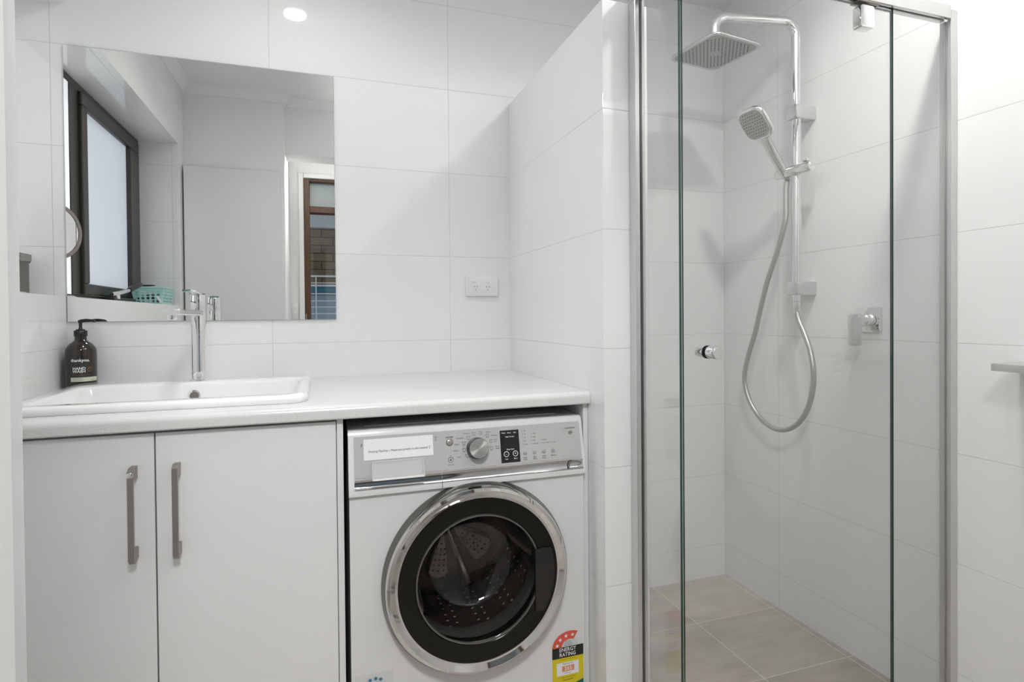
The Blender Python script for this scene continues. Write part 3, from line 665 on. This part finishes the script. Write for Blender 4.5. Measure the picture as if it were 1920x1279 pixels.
for nm, x0, rows, lab in (('temperature_legend', .4805, (('90', .8245), ('60', .8160), ('40', .8078), ('20', .7995), ('Cold', .7912)), 'Wash\nTemp'), ('spin_legend', .5045, (('1400', .8160), ('1000', .8078), ('500', .7995), ('No Spin', .7912)), 'Spin\nSpeed'),
                          ('boost_legend', .5310, (('Boost', .7995), ('Pre Wash', .7912)), 'Wash\nBoost'), ('option_legend', .5600, (('Eco', .7912),), 'Options')):
    bm = bm_new()
    for t_, z in rows: T(t_, x0+.0038, z, .0043, 'LEFT'); dot(x0, z)
    obj(nm, bm, 'grey_text', wm)
    bm = bm_new(); T(lab, {'temperature_legend': .484, 'spin_legend': .510, 'boost_legend': .5355, 'option_legend': .561}[nm], .7570 if '\n' in lab else .7590, .0045, b=.01); obj('button_lettering', bm, 'grey_text', wm)
for x in (.484, .510, .5355, .561):
    bm = bm_new(); lathe(bm, PP(x, .7705, .0011), ax, [(.0055, 0), (.0055, .0008), (.0045, .0014), (0, .0014)], 24); obj('button', bm, mat('grey_button', (.36, .36, .36), .3) if 'grey_button' not in bpy.data.materials else bpy.data.materials['grey_button'], wm, smooth=True)
M['power_btn'] = mat('warm_grey_button', (.36, .34, .30), .3, .4)
bm = bm_new(); o_ = PP(.2915, .8105, .0011); lathe(bm, o_, ax, [(.0078, 0), (.0078, .001), (.0068, .0018), (0, .0018)], 28); pb = obj('power_button', bm, 'power_btn', wm, smooth=True)
bm = bm_new(); ringflat(bm, lambda x, z: PP(x, z, .0014), (.2915, .8105), .0078, .0087, 28); obj('button_ring', bm, 'black_plastic', pb)
bm = bm_new(); o_ = PP(.6130, .8130, .0011); lathe(bm, o_, ax, [(.0062, 0), (.0062, .001), (.0052, .0016), (0, .0016)], 28); sb_ = obj('start_button', bm, 'power_btn', wm, smooth=True)
bm = bm_new(); text(bm, '►II', .0045, lambda x, z: PP(x+.613, z+.813, .0031)); obj('start_symbol', bm, 'grey_text', sb_)
bm = bm_new(); slab(bm, .4205, .4705, .7505, .8290, .0008, .0018, .001); sc_ = obj('display', bm, 'black_plastic', wm)
bm = bm_new(); Q = lambda dx, dz: (lambda x, z: PP(x+dx, z+dz, .0022))
for s, x, z, sz in (('Wash', .4300, .8225, .0044), ('Rinse', .4450, .8225, .0044), ('Spin', .4600, .8225, .0044), ('TIME TO GO', .4455, .8125, .0042)): text(bm, s, sz, Q(x, z), 'CENTER', .01)
obj('display_heading', bm, 'white_print', sc_)
bm = bm_new()
for s, x, z, sz in (('Delay Start', .4455, .7825, .0044), ('Less', .4345, .7595, .0042), ('More', .4580, .7595, .0042), ('+', .4582, .7713, .009), ('–', .4345, .7713, .007)): text(bm, s, sz, Q(x, z), 'CENTER', .01)
for x in (.4345, .4582): ringflat(bm, Q(0, 0), (x, .7713), .0056, .0068, 32)
obj('delay_buttons', bm, 'white_print', sc_)
bm = bm_new(); flat(bm, lambda x, z: PP(x, z, .0062), [(.5975, .7235), (.6008, .7235), (.6015, .7325), (.6045, .7365), (.6085, .7385), (.6085, .7440), (.6062, .7440), (.6060, .7400), (.6015, .7375), (.5985, .7330)]); obj('swoosh_mark', bm, 'flange', wm)
bm = bm_new(); box(bm, .2685, .2692, -.679, -.66, .7052, .7225); obj('panel_seam', bm, 'flange', wm)

# door of the machine
def lt(prof, mats, name, par, n=96, sm=True, ang=28):
    bm = bm_new(); lathe(bm, DC, (0, -1, 0), prof, n, cap=False); return obj(name, bm, mats, par, smooth=sm, angle=ang)
dr = lt([(.2345, .0005), (.2345, .006), (.2325, .010), (.2305, .022), (.2285, .0265), (.2280, .0265)], 'flange', 'door', wm)
lt([(.2280, .0262), (.2262, .0300), (.2235, .0345), (.2170, .0375), (.2160, .0375), (.2050, .0300), (.2035, .0300), (.2030, .0312), (.1995, .0312), (.1990, .0285)], 'chrome_ring', 'chrome_ring', dr, 128, ang=20)
lt([(.1993, .0286), (.1600, .0262), (.1575, .0240), (.1570, .0100), (.1650, -.02), (.1900, -.035)], 'dark_glass', 'black_surround', dr)
lt([(.1572, .0235), (.1550, .0262), (.1515, .0245), (.1500, .0180), (.1480, .0), (.1450, -.030), (.1400, -.060), (.1300, -.085), (.1120, -.103), (.0800, -.115), (.0400, -.120), (.0, -.121)], 'bowl', 'glass_bowl', dr, 96, ang=60)
lt([(.1575, .0240), (.1560, .0275), (.1535, .0275), (.1525, .0240)], 'rim_glint', 'rim_highlight', dr, 96, ang=60)  # added ring that paints the highlight round the glass edge
# pull handle at the right of the glass
bm = bm_new(); pts = [(.497, .378), (.497, .534), (.520, .5375)] + [(DC.x+.192*cos(radians(a)), DC.z+.192*sin(radians(a))) for a in (17, 10, 0, -10, -20, -31)]
loft(bm, [[(x, FY-d, z) for x, z in pts] for d in (.0245, .0335)]); h_ = obj('door_handle', bm, 'black_plastic', dr, bevel=.0015)
# maker's small print on top of the flange: a pill-shaped badge
bm = bm_new(); 
def onfl(x, z):   # x along the rim, z across it
    a = pi/2-(x-.013)/.231; r = .2303-z*.08
    return (DC.x+r*cos(a)*1.001, FY-.0135-z, DC.z+r*sin(a)*1.003)
text(bm, 'Click', .0058, lambda x, z: onfl(x-.021, z), bold=.02); text(bm, 'Smart', .0058, lambda x, z: onfl(x-.008, z), bold=.02); obj('rim_lettering', bm, 'grey_text', dr)
# gasket, drum, ribs
lt([(.2049, .0), (.2049, -.010), (.195, -.030), (.185, -.045), (.172, -.050), (.168, -.070), (.172, -.085), (.200, -.090)], 'rubber', 'gasket', wm)
dm = lt([(.235, -.088), (.240, -.095), (.240, -.420), (.228, -.432), (.05, -.425), (.0, -.425)], 'drum_shaded', 'drum', wm, 72, ang=30)
for ac_, hw in ((66, 17), (27, 15), (182, 19), (222, 12), (262, 12), (318, 15)):   # perforated wedge panels on the drum's back
    a0 = radians(ac_)
    bm = bm_new()
    P3 = lambda r, a, d: (DC.x+r*cos(a0+radians(a)), FY+.424-d, DC.z+r*sin(a0+radians(a)))
    w1 = hw/17
    tri = [(.036, 0), (.055, 10*w1), (.11, 15*w1), (.170, 17*w1), (.182, 12*w1), (.186, 0), (.182, -12*w1), (.170, -17*w1), (.11, -15*w1), (.055, -10*w1)]
    loft(bm, [[P3(r, a, 0) for r, a in tri], [P3(r*.99, a*.97, .016) for r, a in tri], [P3(.11+(r-.11)*.93, a*.88, .022) for r, a in tri]]); f = obj('drum_back_panel', bm, 'drum', dm, smooth=True, angle=50)
    bm = bm_new()
    for r in (.075, .092, .109, .126, .143, .160):
        for j in range(-3, 4):
            a = j*7.0*(.12/r)**.5
            if abs(a) > hw*.72: continue
            c = P3(r, a, .0226); bm.faces.new([bm.verts.new((c[0]+.0034*cos(t*pi/5), c[1], c[2]+.0034*sin(t*pi/5))) for t in range(10)])
    obj('drum_holes', bm, 'black_plastic', f)
for ac_ in (104, 136, 290):    # pressed ridges between the panels
    a0 = radians(ac_); rg = []
    for r, w_, d in ((.02, .003, .004), (.05, .005, .018), (.12, .009, .026), (.20, .014, .024), (.235, .018, .008)):
        c = Vector((DC.x+r*cos(a0), FY+.424, DC.z+r*sin(a0))); t_ = Vector((-sin(a0), 0, cos(a0)))
        rg.append([c-t_*w_, c-t_*w_*.4-Vector((0, d, 0)), c+t_*w_*.4-Vector((0, d, 0)), c+t_*w_])
    bm = bm_new(); loft(bm, rg); obj('drum_ridge', bm, 'drum', dm, smooth=True, angle=60)
for k in range(3):   # lifters running front to back
    a0 = radians(112+120*k); bm = bm_new(); rg = []
    for y, w_, h_ in ((-.10, .012, .014), (-.16, .030, .055), (-.26, .034, .066), (-.36, .030, .055), (-.42, .014, .02)):
        rg.append([Vector((DC.x+cos(a0)*rr_-sin(a0)*t, FY-y, DC.z+sin(a0)*rr_+cos(a0)*t)) for t, rr_ in ((-w_, .239), (-w_*.6, .239-h_*.6), (-w_*.2, .239-h_), (w_*.2, .239-h_), (w_*.6, .239-h_*.6), (w_, .239))])
    loft(bm, rg); obj('drum_lifter', bm, 'drum', dm, smooth=True, angle=50)
for k in range(18):   # pressed rows of the drum wall
    a0 = radians(20*k+7)
    if min(abs(((20*k+7)-(112+120*j)+180) % 360-180) for j in range(3)) < 12: continue
    bm = bm_new(); u_ = Vector((cos(a0), 0, sin(a0))); t_ = Vector((-sin(a0), 0, cos(a0)))
    for y in range(9):
        c = Vector((DC.x, FY+.115+.034*y, DC.z))+u_*.2385
        for s_ in (-1, 1):
            cc = c+t_*(.012*s_)+Vector((0, .017 if s_ > 0 else 0, 0)); V = [bm.verts.new(cc+t_*(.0042*cos(q*pi/4))+Vector((0, .0042*sin(q*pi/4), 0))) for q in range(8)]; bm.faces.new(V)
    o = obj('drum_perforation', bm, 'drum', dm)
# energy label
YS = FY-.0009
en = thing('energy_label', 'yellow, black and red energy rating sticker on the machine front', 'sticker', (.597, FY, .135))
fs_ = lambda d=0.: (lambda x, z: (x, YS-d*.0003, z))
bm = bm_new(); flat(bm, fs_(), [(.5535, .120), (.6415, .120), (.6415, .2275), (.5535, .2275)]); obj('yellow_panel', bm, 'yellow', en)
bm = bm_new(); flat(bm, fs_(), [(.5535, .2277), (.6415, .2277), (.6415, .2555), (.5535, .2555)]); obj('black_panel', bm, 'black_print', en)
bm = bm_new(); ac = (.6035, .2557); ringflat(bm, fs_(), ac, .0235, .0500, 40, 180, 64, sy=.80); obj('red_arc', bm, 'red', en)
bm = bm_new(); ringflat(bm, fs_(), ac, .0, .0233, 30, 180, 0, sy=.80); obj('grey_inner_arc', bm, 'sticker', en)
bm = bm_new()
for a in (168, 138, 108, 79): flat(bm, fs_(1), star((ac[0]+.0370*cos(radians(a)), ac[1]+.80*.0370*sin(radians(a))), .0058, 90))
text(bm, 'ENERGY', .0142, lambda x, z: fs_(1)(x+.5965, z+.2482), bold=.01, sx=.90); text(bm, 'RATING', .0142, lambda x, z: fs_(1)(x+.5965, z+.2355), bold=.01, sx=.90)
flat(bm, fs_(1), [(.5655, .182), (.6275, .182), (.6275, .2155), (.5655, .2155)]); obj('white_print', bm, 'white_print', en)
for nm, rows in (('slogan_lettering', (('The more', .2690, .0040), ('stars the more', .2640, .0040), ('energy efficient', .2590, .0040))), ('program_lettering', (('A joint government and industry program', .2235, .0031),)),
                 ('consumption_heading', (('Energy consumption', .2118, .0042),)), ('unit_lettering', (('kWh per year', .1872, .0040),)), ('footer_lettering', (('Compare with other machines at', .1765, .0034), ('energyrating.gov.au', .1700, .0044)))):
    bm = bm_new()
    for s, z, sz in rows: text(bm, s, sz, lambda x, z2, z=z: fs_(2)(x+(.5975 if z > .25 or z < .23 else .596), z2+z), sx=.9)
    obj(nm, bm, 'black_print', en)
bm = bm_new(); flat(bm, fs_(2), [(.5805, .1915), (.6150, .1915), (.6150, .2065), (.5805, .2065)]); obj('orange_box', bm, 'orange', en)
bm = bm_new(); text(bm, '265', .0145, lambda x, z: fs_(3)(x+.5978, z+.199), bold=.01); obj('consumption_figure', bm, 'white_print', en)
bm = bm_new(); flat(bm, fs_(1), [(.618, .120), (.6415, .120), (.6415, .1640), (.618, .1575)]); obj('teal_corner', bm, 'green_print', en)
# water label
wl = thing('water_label', 'pale grey sticker with blue stars at the lower left of the machine', 'sticker', (.105, FY, .20))
bm = bm_new(); flat(bm, fs_(-1), [(.0615, .200), (.1485, .200), (.1485, .2868), (.0615, .2868)]); obj('clear_backing', bm, mat('clear_sticker', (.68, .68, .68), .12), wl)
bm = bm_new(); flat(bm, fs_(), arc((.106, .245), .036, 0, 180, 24)); obj('grey_arch', bm, 'sticker', wl)
bm = bm_new()
for a in (128, 105, 79, 56): flat(bm, fs_(1), star((.106+.029*cos(radians(a+6)), .245+.029*sin(radians(a+6))), .0058, 95, .5, 6))
obj('blue_stars', bm, 'star_blue', wl)

# ------------------------------------------------------------------ shower enclosure
GX, GY, HB, HT = .7535, -.940, 1.905, 1.940
se = thing('shower_screen', 'clear glass corner shower screen with polished aluminium frame and pivot door', 'shower screen', (1.18, -.92, 0))
bm = bm_new()
box(bm, .741, .7528, -.780, -.7485, .001, HB); box(bm, .7602, .768, -.780, -.7485, .001, HB); box(bm, .7528, .7602, -.756, -.7485, .001, HB); obj('wall_channel', bm, 'alu', se, bevel=.0012)
bm = bm_new()
box(bm, 1.607, 1.6315, -.943, -.9335, .001, 1.930); box(bm, 1.607, 1.6315, -.9265, -.913, .001, HB); box(bm, 1.611, 1.6315, -.9335, -.9265, .001, HB); obj('wall_channel', bm, 'alu', se, bevel=.0012)
bm = bm_new()
box(bm, .741, 1.606, -.944, -.9335, HB, HT); box(bm, .741, 1.606, -.9265, -.913, HB, HT); box(bm, .741, 1.606, -.9335, -.9265, HB+.012, HT); box(bm, .741, .7525, -.913, -.7485, HB, HT); box(bm, .7602, .769, -.913, -.7485, HB, HT); box(bm, .7525, .7602, -.913, -.7485, HB+.012, HT)
obj('header_rail', bm, 'alu', se, bevel=.001)
bm = bm_new(); box(bm, .741, 1.606, -.944, -.913, .001, .024); box(bm, .741, .769, -.913, -.7485, .001, .024); obj('sill_rail', bm, 'alu', se, bevel=.001)
def glass(name, par, x0, x1, y0, y1, z0, z1, edges):
    bm = bm_new(); box(bm, x0, x1, y0, y1, z0, z1); o = obj(name, bm, ['glass', 'glass_edge'], par)
    for p_ in o.data.polygons:
        n_ = p_.normal; big = 'x' if (x1-x0) < (y1-y0) else 'y'
        p_.material_index = 0 if abs(getattr(n_, big)) > .5 or n_.y > .5 or (x1 > 1.6 and n_.x > .5) else 1   # edges let into the wall channels stay clear
    return o
glass('return_pane', se, GX, GX+.006, -.9405, -.757, .025, HB+.010, 1)
dg = glass('pivot_door', se, .7695, 1.4035, -.934, -.928, .032, HB-.008, 1)
glass('fixed_pane', se, 1.4095, 1.611, -.933, -.927, .025, HB+.010, 1)
# pivot clamp near the top right of the door
bm = bm_new(); box(bm, 1.281, 1.352, -.945, -.917, HB-.006, HB-.001); lathe(bm, (1.318, -.931, HB-.02), (0, 0, 1), [(.0055, 0), (.0055, .016)], 20); pv = obj('pivot_bracket', bm, 'steel_dark', se, bevel=.001)
bm = bm_new(); plate(bm, (1.309, -.921, 1.864), (1, 0, 0), (0, 0, 1), rrect(.046, .056, .006, 4), .024, .003); obj('pivot_clamp', bm, 'chrome', dg, smooth=True)
bm = bm_new()
kx, kz = .838, 1.032
lathe(bm, (kx, -.934, kz), (0, -1, 0), [(.0125, .0), (.0125, .003), (.0148, .0035), (.0148, .030), (.0140, .032), (0, .0322)], 36)
lathe(bm, (kx, -.928, kz), (0, 1, 0), [(.0125, .0), (.0125, .003), (.0148, .0035), (.0148, .028), (.0130, .032), (0, .0322)], 36); obj('door_knob', bm, 'chrome', dg, smooth=True)
bm = bm_new(); lathe(bm, (kx, -.9345, kz), (0, -1, 0), [(.0152, 0), (.0152, .0025)], 32); lathe(bm, (kx, -.9275, kz), (0, 1, 0), [(.0152, 0), (.0152, .0025)], 32); obj('knob_washer', bm, 'black_plastic', dg)

# ------------------------------------------------------------------ shower rail set
RX, RY = 1.567, -.457; zt = 2.128; aa = radians(11)
sr = thing('shower_rail', 'chrome shower column rail with a bent overhead arm on the right wall', 'shower rail', (RX, RY, 1.185))
adir = Vector((-cos(aa), sin(aa), 0)); top = Vector((RX, RY, zt)); rb = .05
pts = [(RX, RY, 1.178), (RX, RY, 1.5), (RX, RY, 1.8), (RX, RY, zt-rb)]
pts += [Vector((RX, RY, zt-rb))+adir*(rb*(1-cos(t)))+Vector((0, 0, rb*sin(t))) for t in [radians(k*9) for k in range(1, 11)]]
rb2 = .042; AL = .298
e = top+adir*(AL-rb2); pts += [top+adir*(rb+(AL-rb2-rb)*.5)]
pts += [e+adir*(rb2*sin(t))-Vector((0, 0, rb2*(1-cos(t)))) for t in [radians(k*9) for k in range(0, 11)]]
end = e+adir*rb2-Vector((0, 0, rb2)); pts += [end-Vector((0, 0, .03))]
bm = bm_new(); tube(bm, pts, .0160, 24); obj('pipe', bm, 'chrome', sr, smooth=True, angle=60)
for z in (1.8135, 1.205):
    bm = bm_new(); plate(bm, (XR-.0005, RY, z), (0, -1, 0), (0, 0, 1), rrect(.047, .047, .006, 4), .0885, .004); obj('wall_bracket', bm, 'chrome_soft', sr, smooth=True)
bm = bm_new(); tube(bm, [(RX, RY, 1.178), (RX, RY, 1.160)], .0135, 24); tube(bm, [(RX, RY, 1.160), (RX, RY, 1.158), (RX, RY, 1.118), (RX, RY, 1.116)], [.0105, .0125, .0105, .009], 24); obj('hose_outlet', bm, 'chrome', sr, smooth=True)
# sliding holder
bm = bm_new(); sz_ = 1.612; sx0 = 1.553
lathe(bm, (sx0, -.384, sz_), (0, -1, 0), [(.006, 0), (.017, .002), (.0185, .006), (.0185, .095), (.0176, .0965), (.0176, .0975), (.0188, .099), (.0188, .148), (.017, .153), (0, .154)], 36)
lathe(bm, (RX, RY, sz_-.0165), (0, 0, 1), [(.0185, -.003), (.0195, -.001), (.0195, .034), (.0185, .036)], 28)
obj('slider', bm, 'chrome', sr, smooth=True)
bm = bm_new(); plate(bm, (sx0-.003, -.515, sz_+.019), (1, 0, 0), (0, -1, 0), rrect(.014, .02, .004, 3), -.007); obj('slider_button', bm, 'chrome', sr, smooth=True)

# overhead rose
oc = Vector((end.x, end.y, end.z-.026))
hd = thing('rain_shower_head', 'square chrome rain shower head hanging from the bent arm', 'shower head', tuple(oc))
ha = radians(8); hu = Vector((cos(ha), sin(ha), 0)); hv = Vector((sin(ha), -cos(ha), 0)); zc_ = 2.004
bm = bm_new(); lay = [(.220, .036, 0), (.223, .038, .002), (.223, .038, .005), (.216, .036, .0085), (.10, .03, .0125), (.05, .022, .018), (.034, .0165, .03), (.030, .0148, .052)]
loft(bm, [[Vector((oc.x, oc.y, zc_+z))+hu*x+hv*y for x, y in rrect(w_, w_, min(r_, w_/2-.0002), 6)] for w_, r_, z in lay]); obj('head_plate', bm, 'chrome_soft', hd, smooth=True, angle=50)
bm = bm_new(); 
for i in range(-11, 12):
    for j in range(-11, 12):
        if (i+j) % 2: continue
        if abs(i)+abs(j) > 18 or (abs(i)+abs(j) < 4): continue
        c = Vector((oc.x, oc.y, zc_-.0004))+hu*(i*.0082)+hv*(j*.0082)
        lathe(bm, c, (0, 0, -1), [(.0024, 0), (.0016, .0018)], 7)
obj('spray_nozzles', bm, mat('grey_nozzle', (.10, .10, .10), .5), hd)
bm = bm_new(); loft(bm, [[Vector((oc.x, oc.y, zc_-z))+hu*x+hv*y for x, y in rrect(w_, w_, .026, 6)] for w_, z in ((.202, -.0002), (.200, .0004))]); obj('spray_face', bm, mat('satin_spray_face', (.42, .42, .41), .35, .6), hd)

# hand shower
a_ = Vector((-.56, .0, .83)).normalized(); b_ = Vector((0, 1, 0)); n_ = a_.cross(b_).normalized()
if n_.x > 0: n_ = -n_
base = Vector((1.545, -.424, 1.612)); hcn = Vector((1.420, -.428, 1.772))
hs = thing('hand_shower', 'chrome hand shower resting in the slider on the rail', 'hand shower', tuple(base))
ad = (hcn-base).normalized(); n_ = (n_-ad*n_.dot(ad)).normalized(); bb = ad.cross(n_).normalized()
bm = bm_new(); ln = (hcn-base).length-.055
def ell(t, rx, ry, off=0): return [base+ad*t+bb*(rx*cos(2*pi*k/24))+n_*(ry*sin(2*pi*k/24)-off) for k in range(24)]
loft(bm, [ell(-.034, .009, .009), ell(-.02, .0115, .0115), ell(.0, .0150, .0145), ell(.02, .0162, .0150), ell(.08, .0172, .0148), ell(ln-.02, .0185, .0140, .002), ell(ln+.006, .023, .0115, .004), ell(ln+.03, .032, .009, .004)])
obj('grip', bm, 'chrome_soft', hs, smooth=True, angle=60)
bm = bm_new(); lay = [(.090, -.013), (.110, -.009), (.120, -.002), (.120, .004), (.114, .0085), (.103, .010)]
loft(bm, [[hcn+ad*x+bb*y+n_*z for x, y in rrect(w_, w_, (.036*w_/.120), 6)] for w_, z in lay]); obj('spray_head', bm, 'chrome', hs, smooth=True, angle=50)
bm = bm_new(); loft(bm, [[hcn+ad*x+bb*y+n_*z for x, y in rrect(.102, .102, .030, 6)] for z in (.0095, .0106)]); obj('spray_face', bm, bpy.data.materials['satin_spray_face'], hs)
bm = bm_new()
for i in range(-4, 5):
    for j in range(-4, 5):
        if abs(i)+abs(j) > 6 or (i == 0 and j == 0): continue
        c = hcn+ad*(i*.0105)+bb*(j*.0105+(.0025 if i % 2 else -.0025))+n_*.0106
        lathe(bm, c, n_, [(.0021, 0), (.0014, .0012)], 8)
obj('spray_nozzles', bm, bpy.data.materials['grey_nozzle'], hs)

# hose: one smooth curve
hp = [(1.556, -.426, 1.582), (1.553, -.425, 1.545), (1.549, -.428, 1.47), (1.545, -.425, 1.43), (1.54, -.395, 1.335), (1.54, -.352, 1.245), (1.54, -.318, 1.15), (1.54, -.288, 1.053), (1.54, -.250, .96), (1.54, -.228, .879), (1.54, -.240, .82), (1.54, -.268, .770), (1.54, -.315, .728), (1.54, -.370, .706), (1.54, -.426, .708), (1.54, -.480, .735), (1.54, -.522, .785), (1.54, -.546, .848), (1.54, -.554, .915), (1.545, -.538, .985), (1.553, -.508, 1.04), (1.562, -.473, 1.09), (1.566, -.459, 1.122)]
def catmull(p, m_=6):
    p = [Vector(q) for q in p]; q = [p[0]*2-p[1]]+p+[p[-1]*2-p[-2]]; o = []
    for i in range(1, len(q)-2):
        for k in range(m_):
            t = k/m_; o.append(.5*((2*q[i])+(-q[i-1]+q[i+1])*t+(2*q[i-1]-5*q[i]+4*q[i+1]-q[i+2])*t*t+(-q[i-1]+3*q[i]-3*q[i+1]+q[i+2])*t**3))
    return o+[p[-1]]
bm = bm_new(); tube(bm, catmull(hp), .0088, 16)
tag(obj('shower_hose', bm, mat('silver_hose', (.50, .50, .485), .33, .7), smooth=True, org=hp[0], angle=60), 'silver shower hose hanging in a loop below the rail', 'hose')
# mixer
mx_ = thing('shower_mixer', 'chrome shower mixer with square plate and lever on the right wall', 'mixer', (XR, -.686, 1.097))
bm = bm_new(); plate(bm, (XR-.0005, -.685, 1.097), (0, -1, 0), (0, 0, 1), rrect(.083, .080, .010, 5), .008, .003); obj('wall_plate', bm, 'chrome', mx_, smooth=True)
bm = bm_new(); lathe(bm, (XR-.0085, -.685, 1.097), (-1, 0, 0), [(.0195, 0), (.0195, .020), (.0188, .021), (.0188, .023), (.0205, .0245), (.0205, .047), (.019, .048), (0, .0485)], 40); obj('cartridge_body', bm, 'chrome', mx_, smooth=True)
bm = bm_new(); plate(bm, (1.577, -.682, 1.066), (0, -1, 0), (0, 0, 1), rrect(.041, .100, .010, 5), .013, .004); obj('lever', bm, 'chrome_soft', mx_, smooth=True)

# paper holder shelf
sh = thing('toilet_roll_holder', 'satin metal toilet roll holder with flat shelf at the right edge', 'holder', (XR, -1.18, .98))
bm = bm_new(); plate(bm, (1.578, -1.185, .977), (1, 0, 0), (0, 1, 0), rrect(.106, .196, .006, 4), .018, .0015); obj('shelf', bm, 'alu', sh, smooth=True)
bm = bm_new(); tube(bm, [(1.63, -1.262, .960), (1.58, -1.262, .960), (1.575, -1.262, .952), (1.575, -1.262, .935), (1.58, -1.262, .93), (1.60, -1.262, .93)], .006, 12); obj('roll_arm', bm, 'alu', sh, smooth=True)
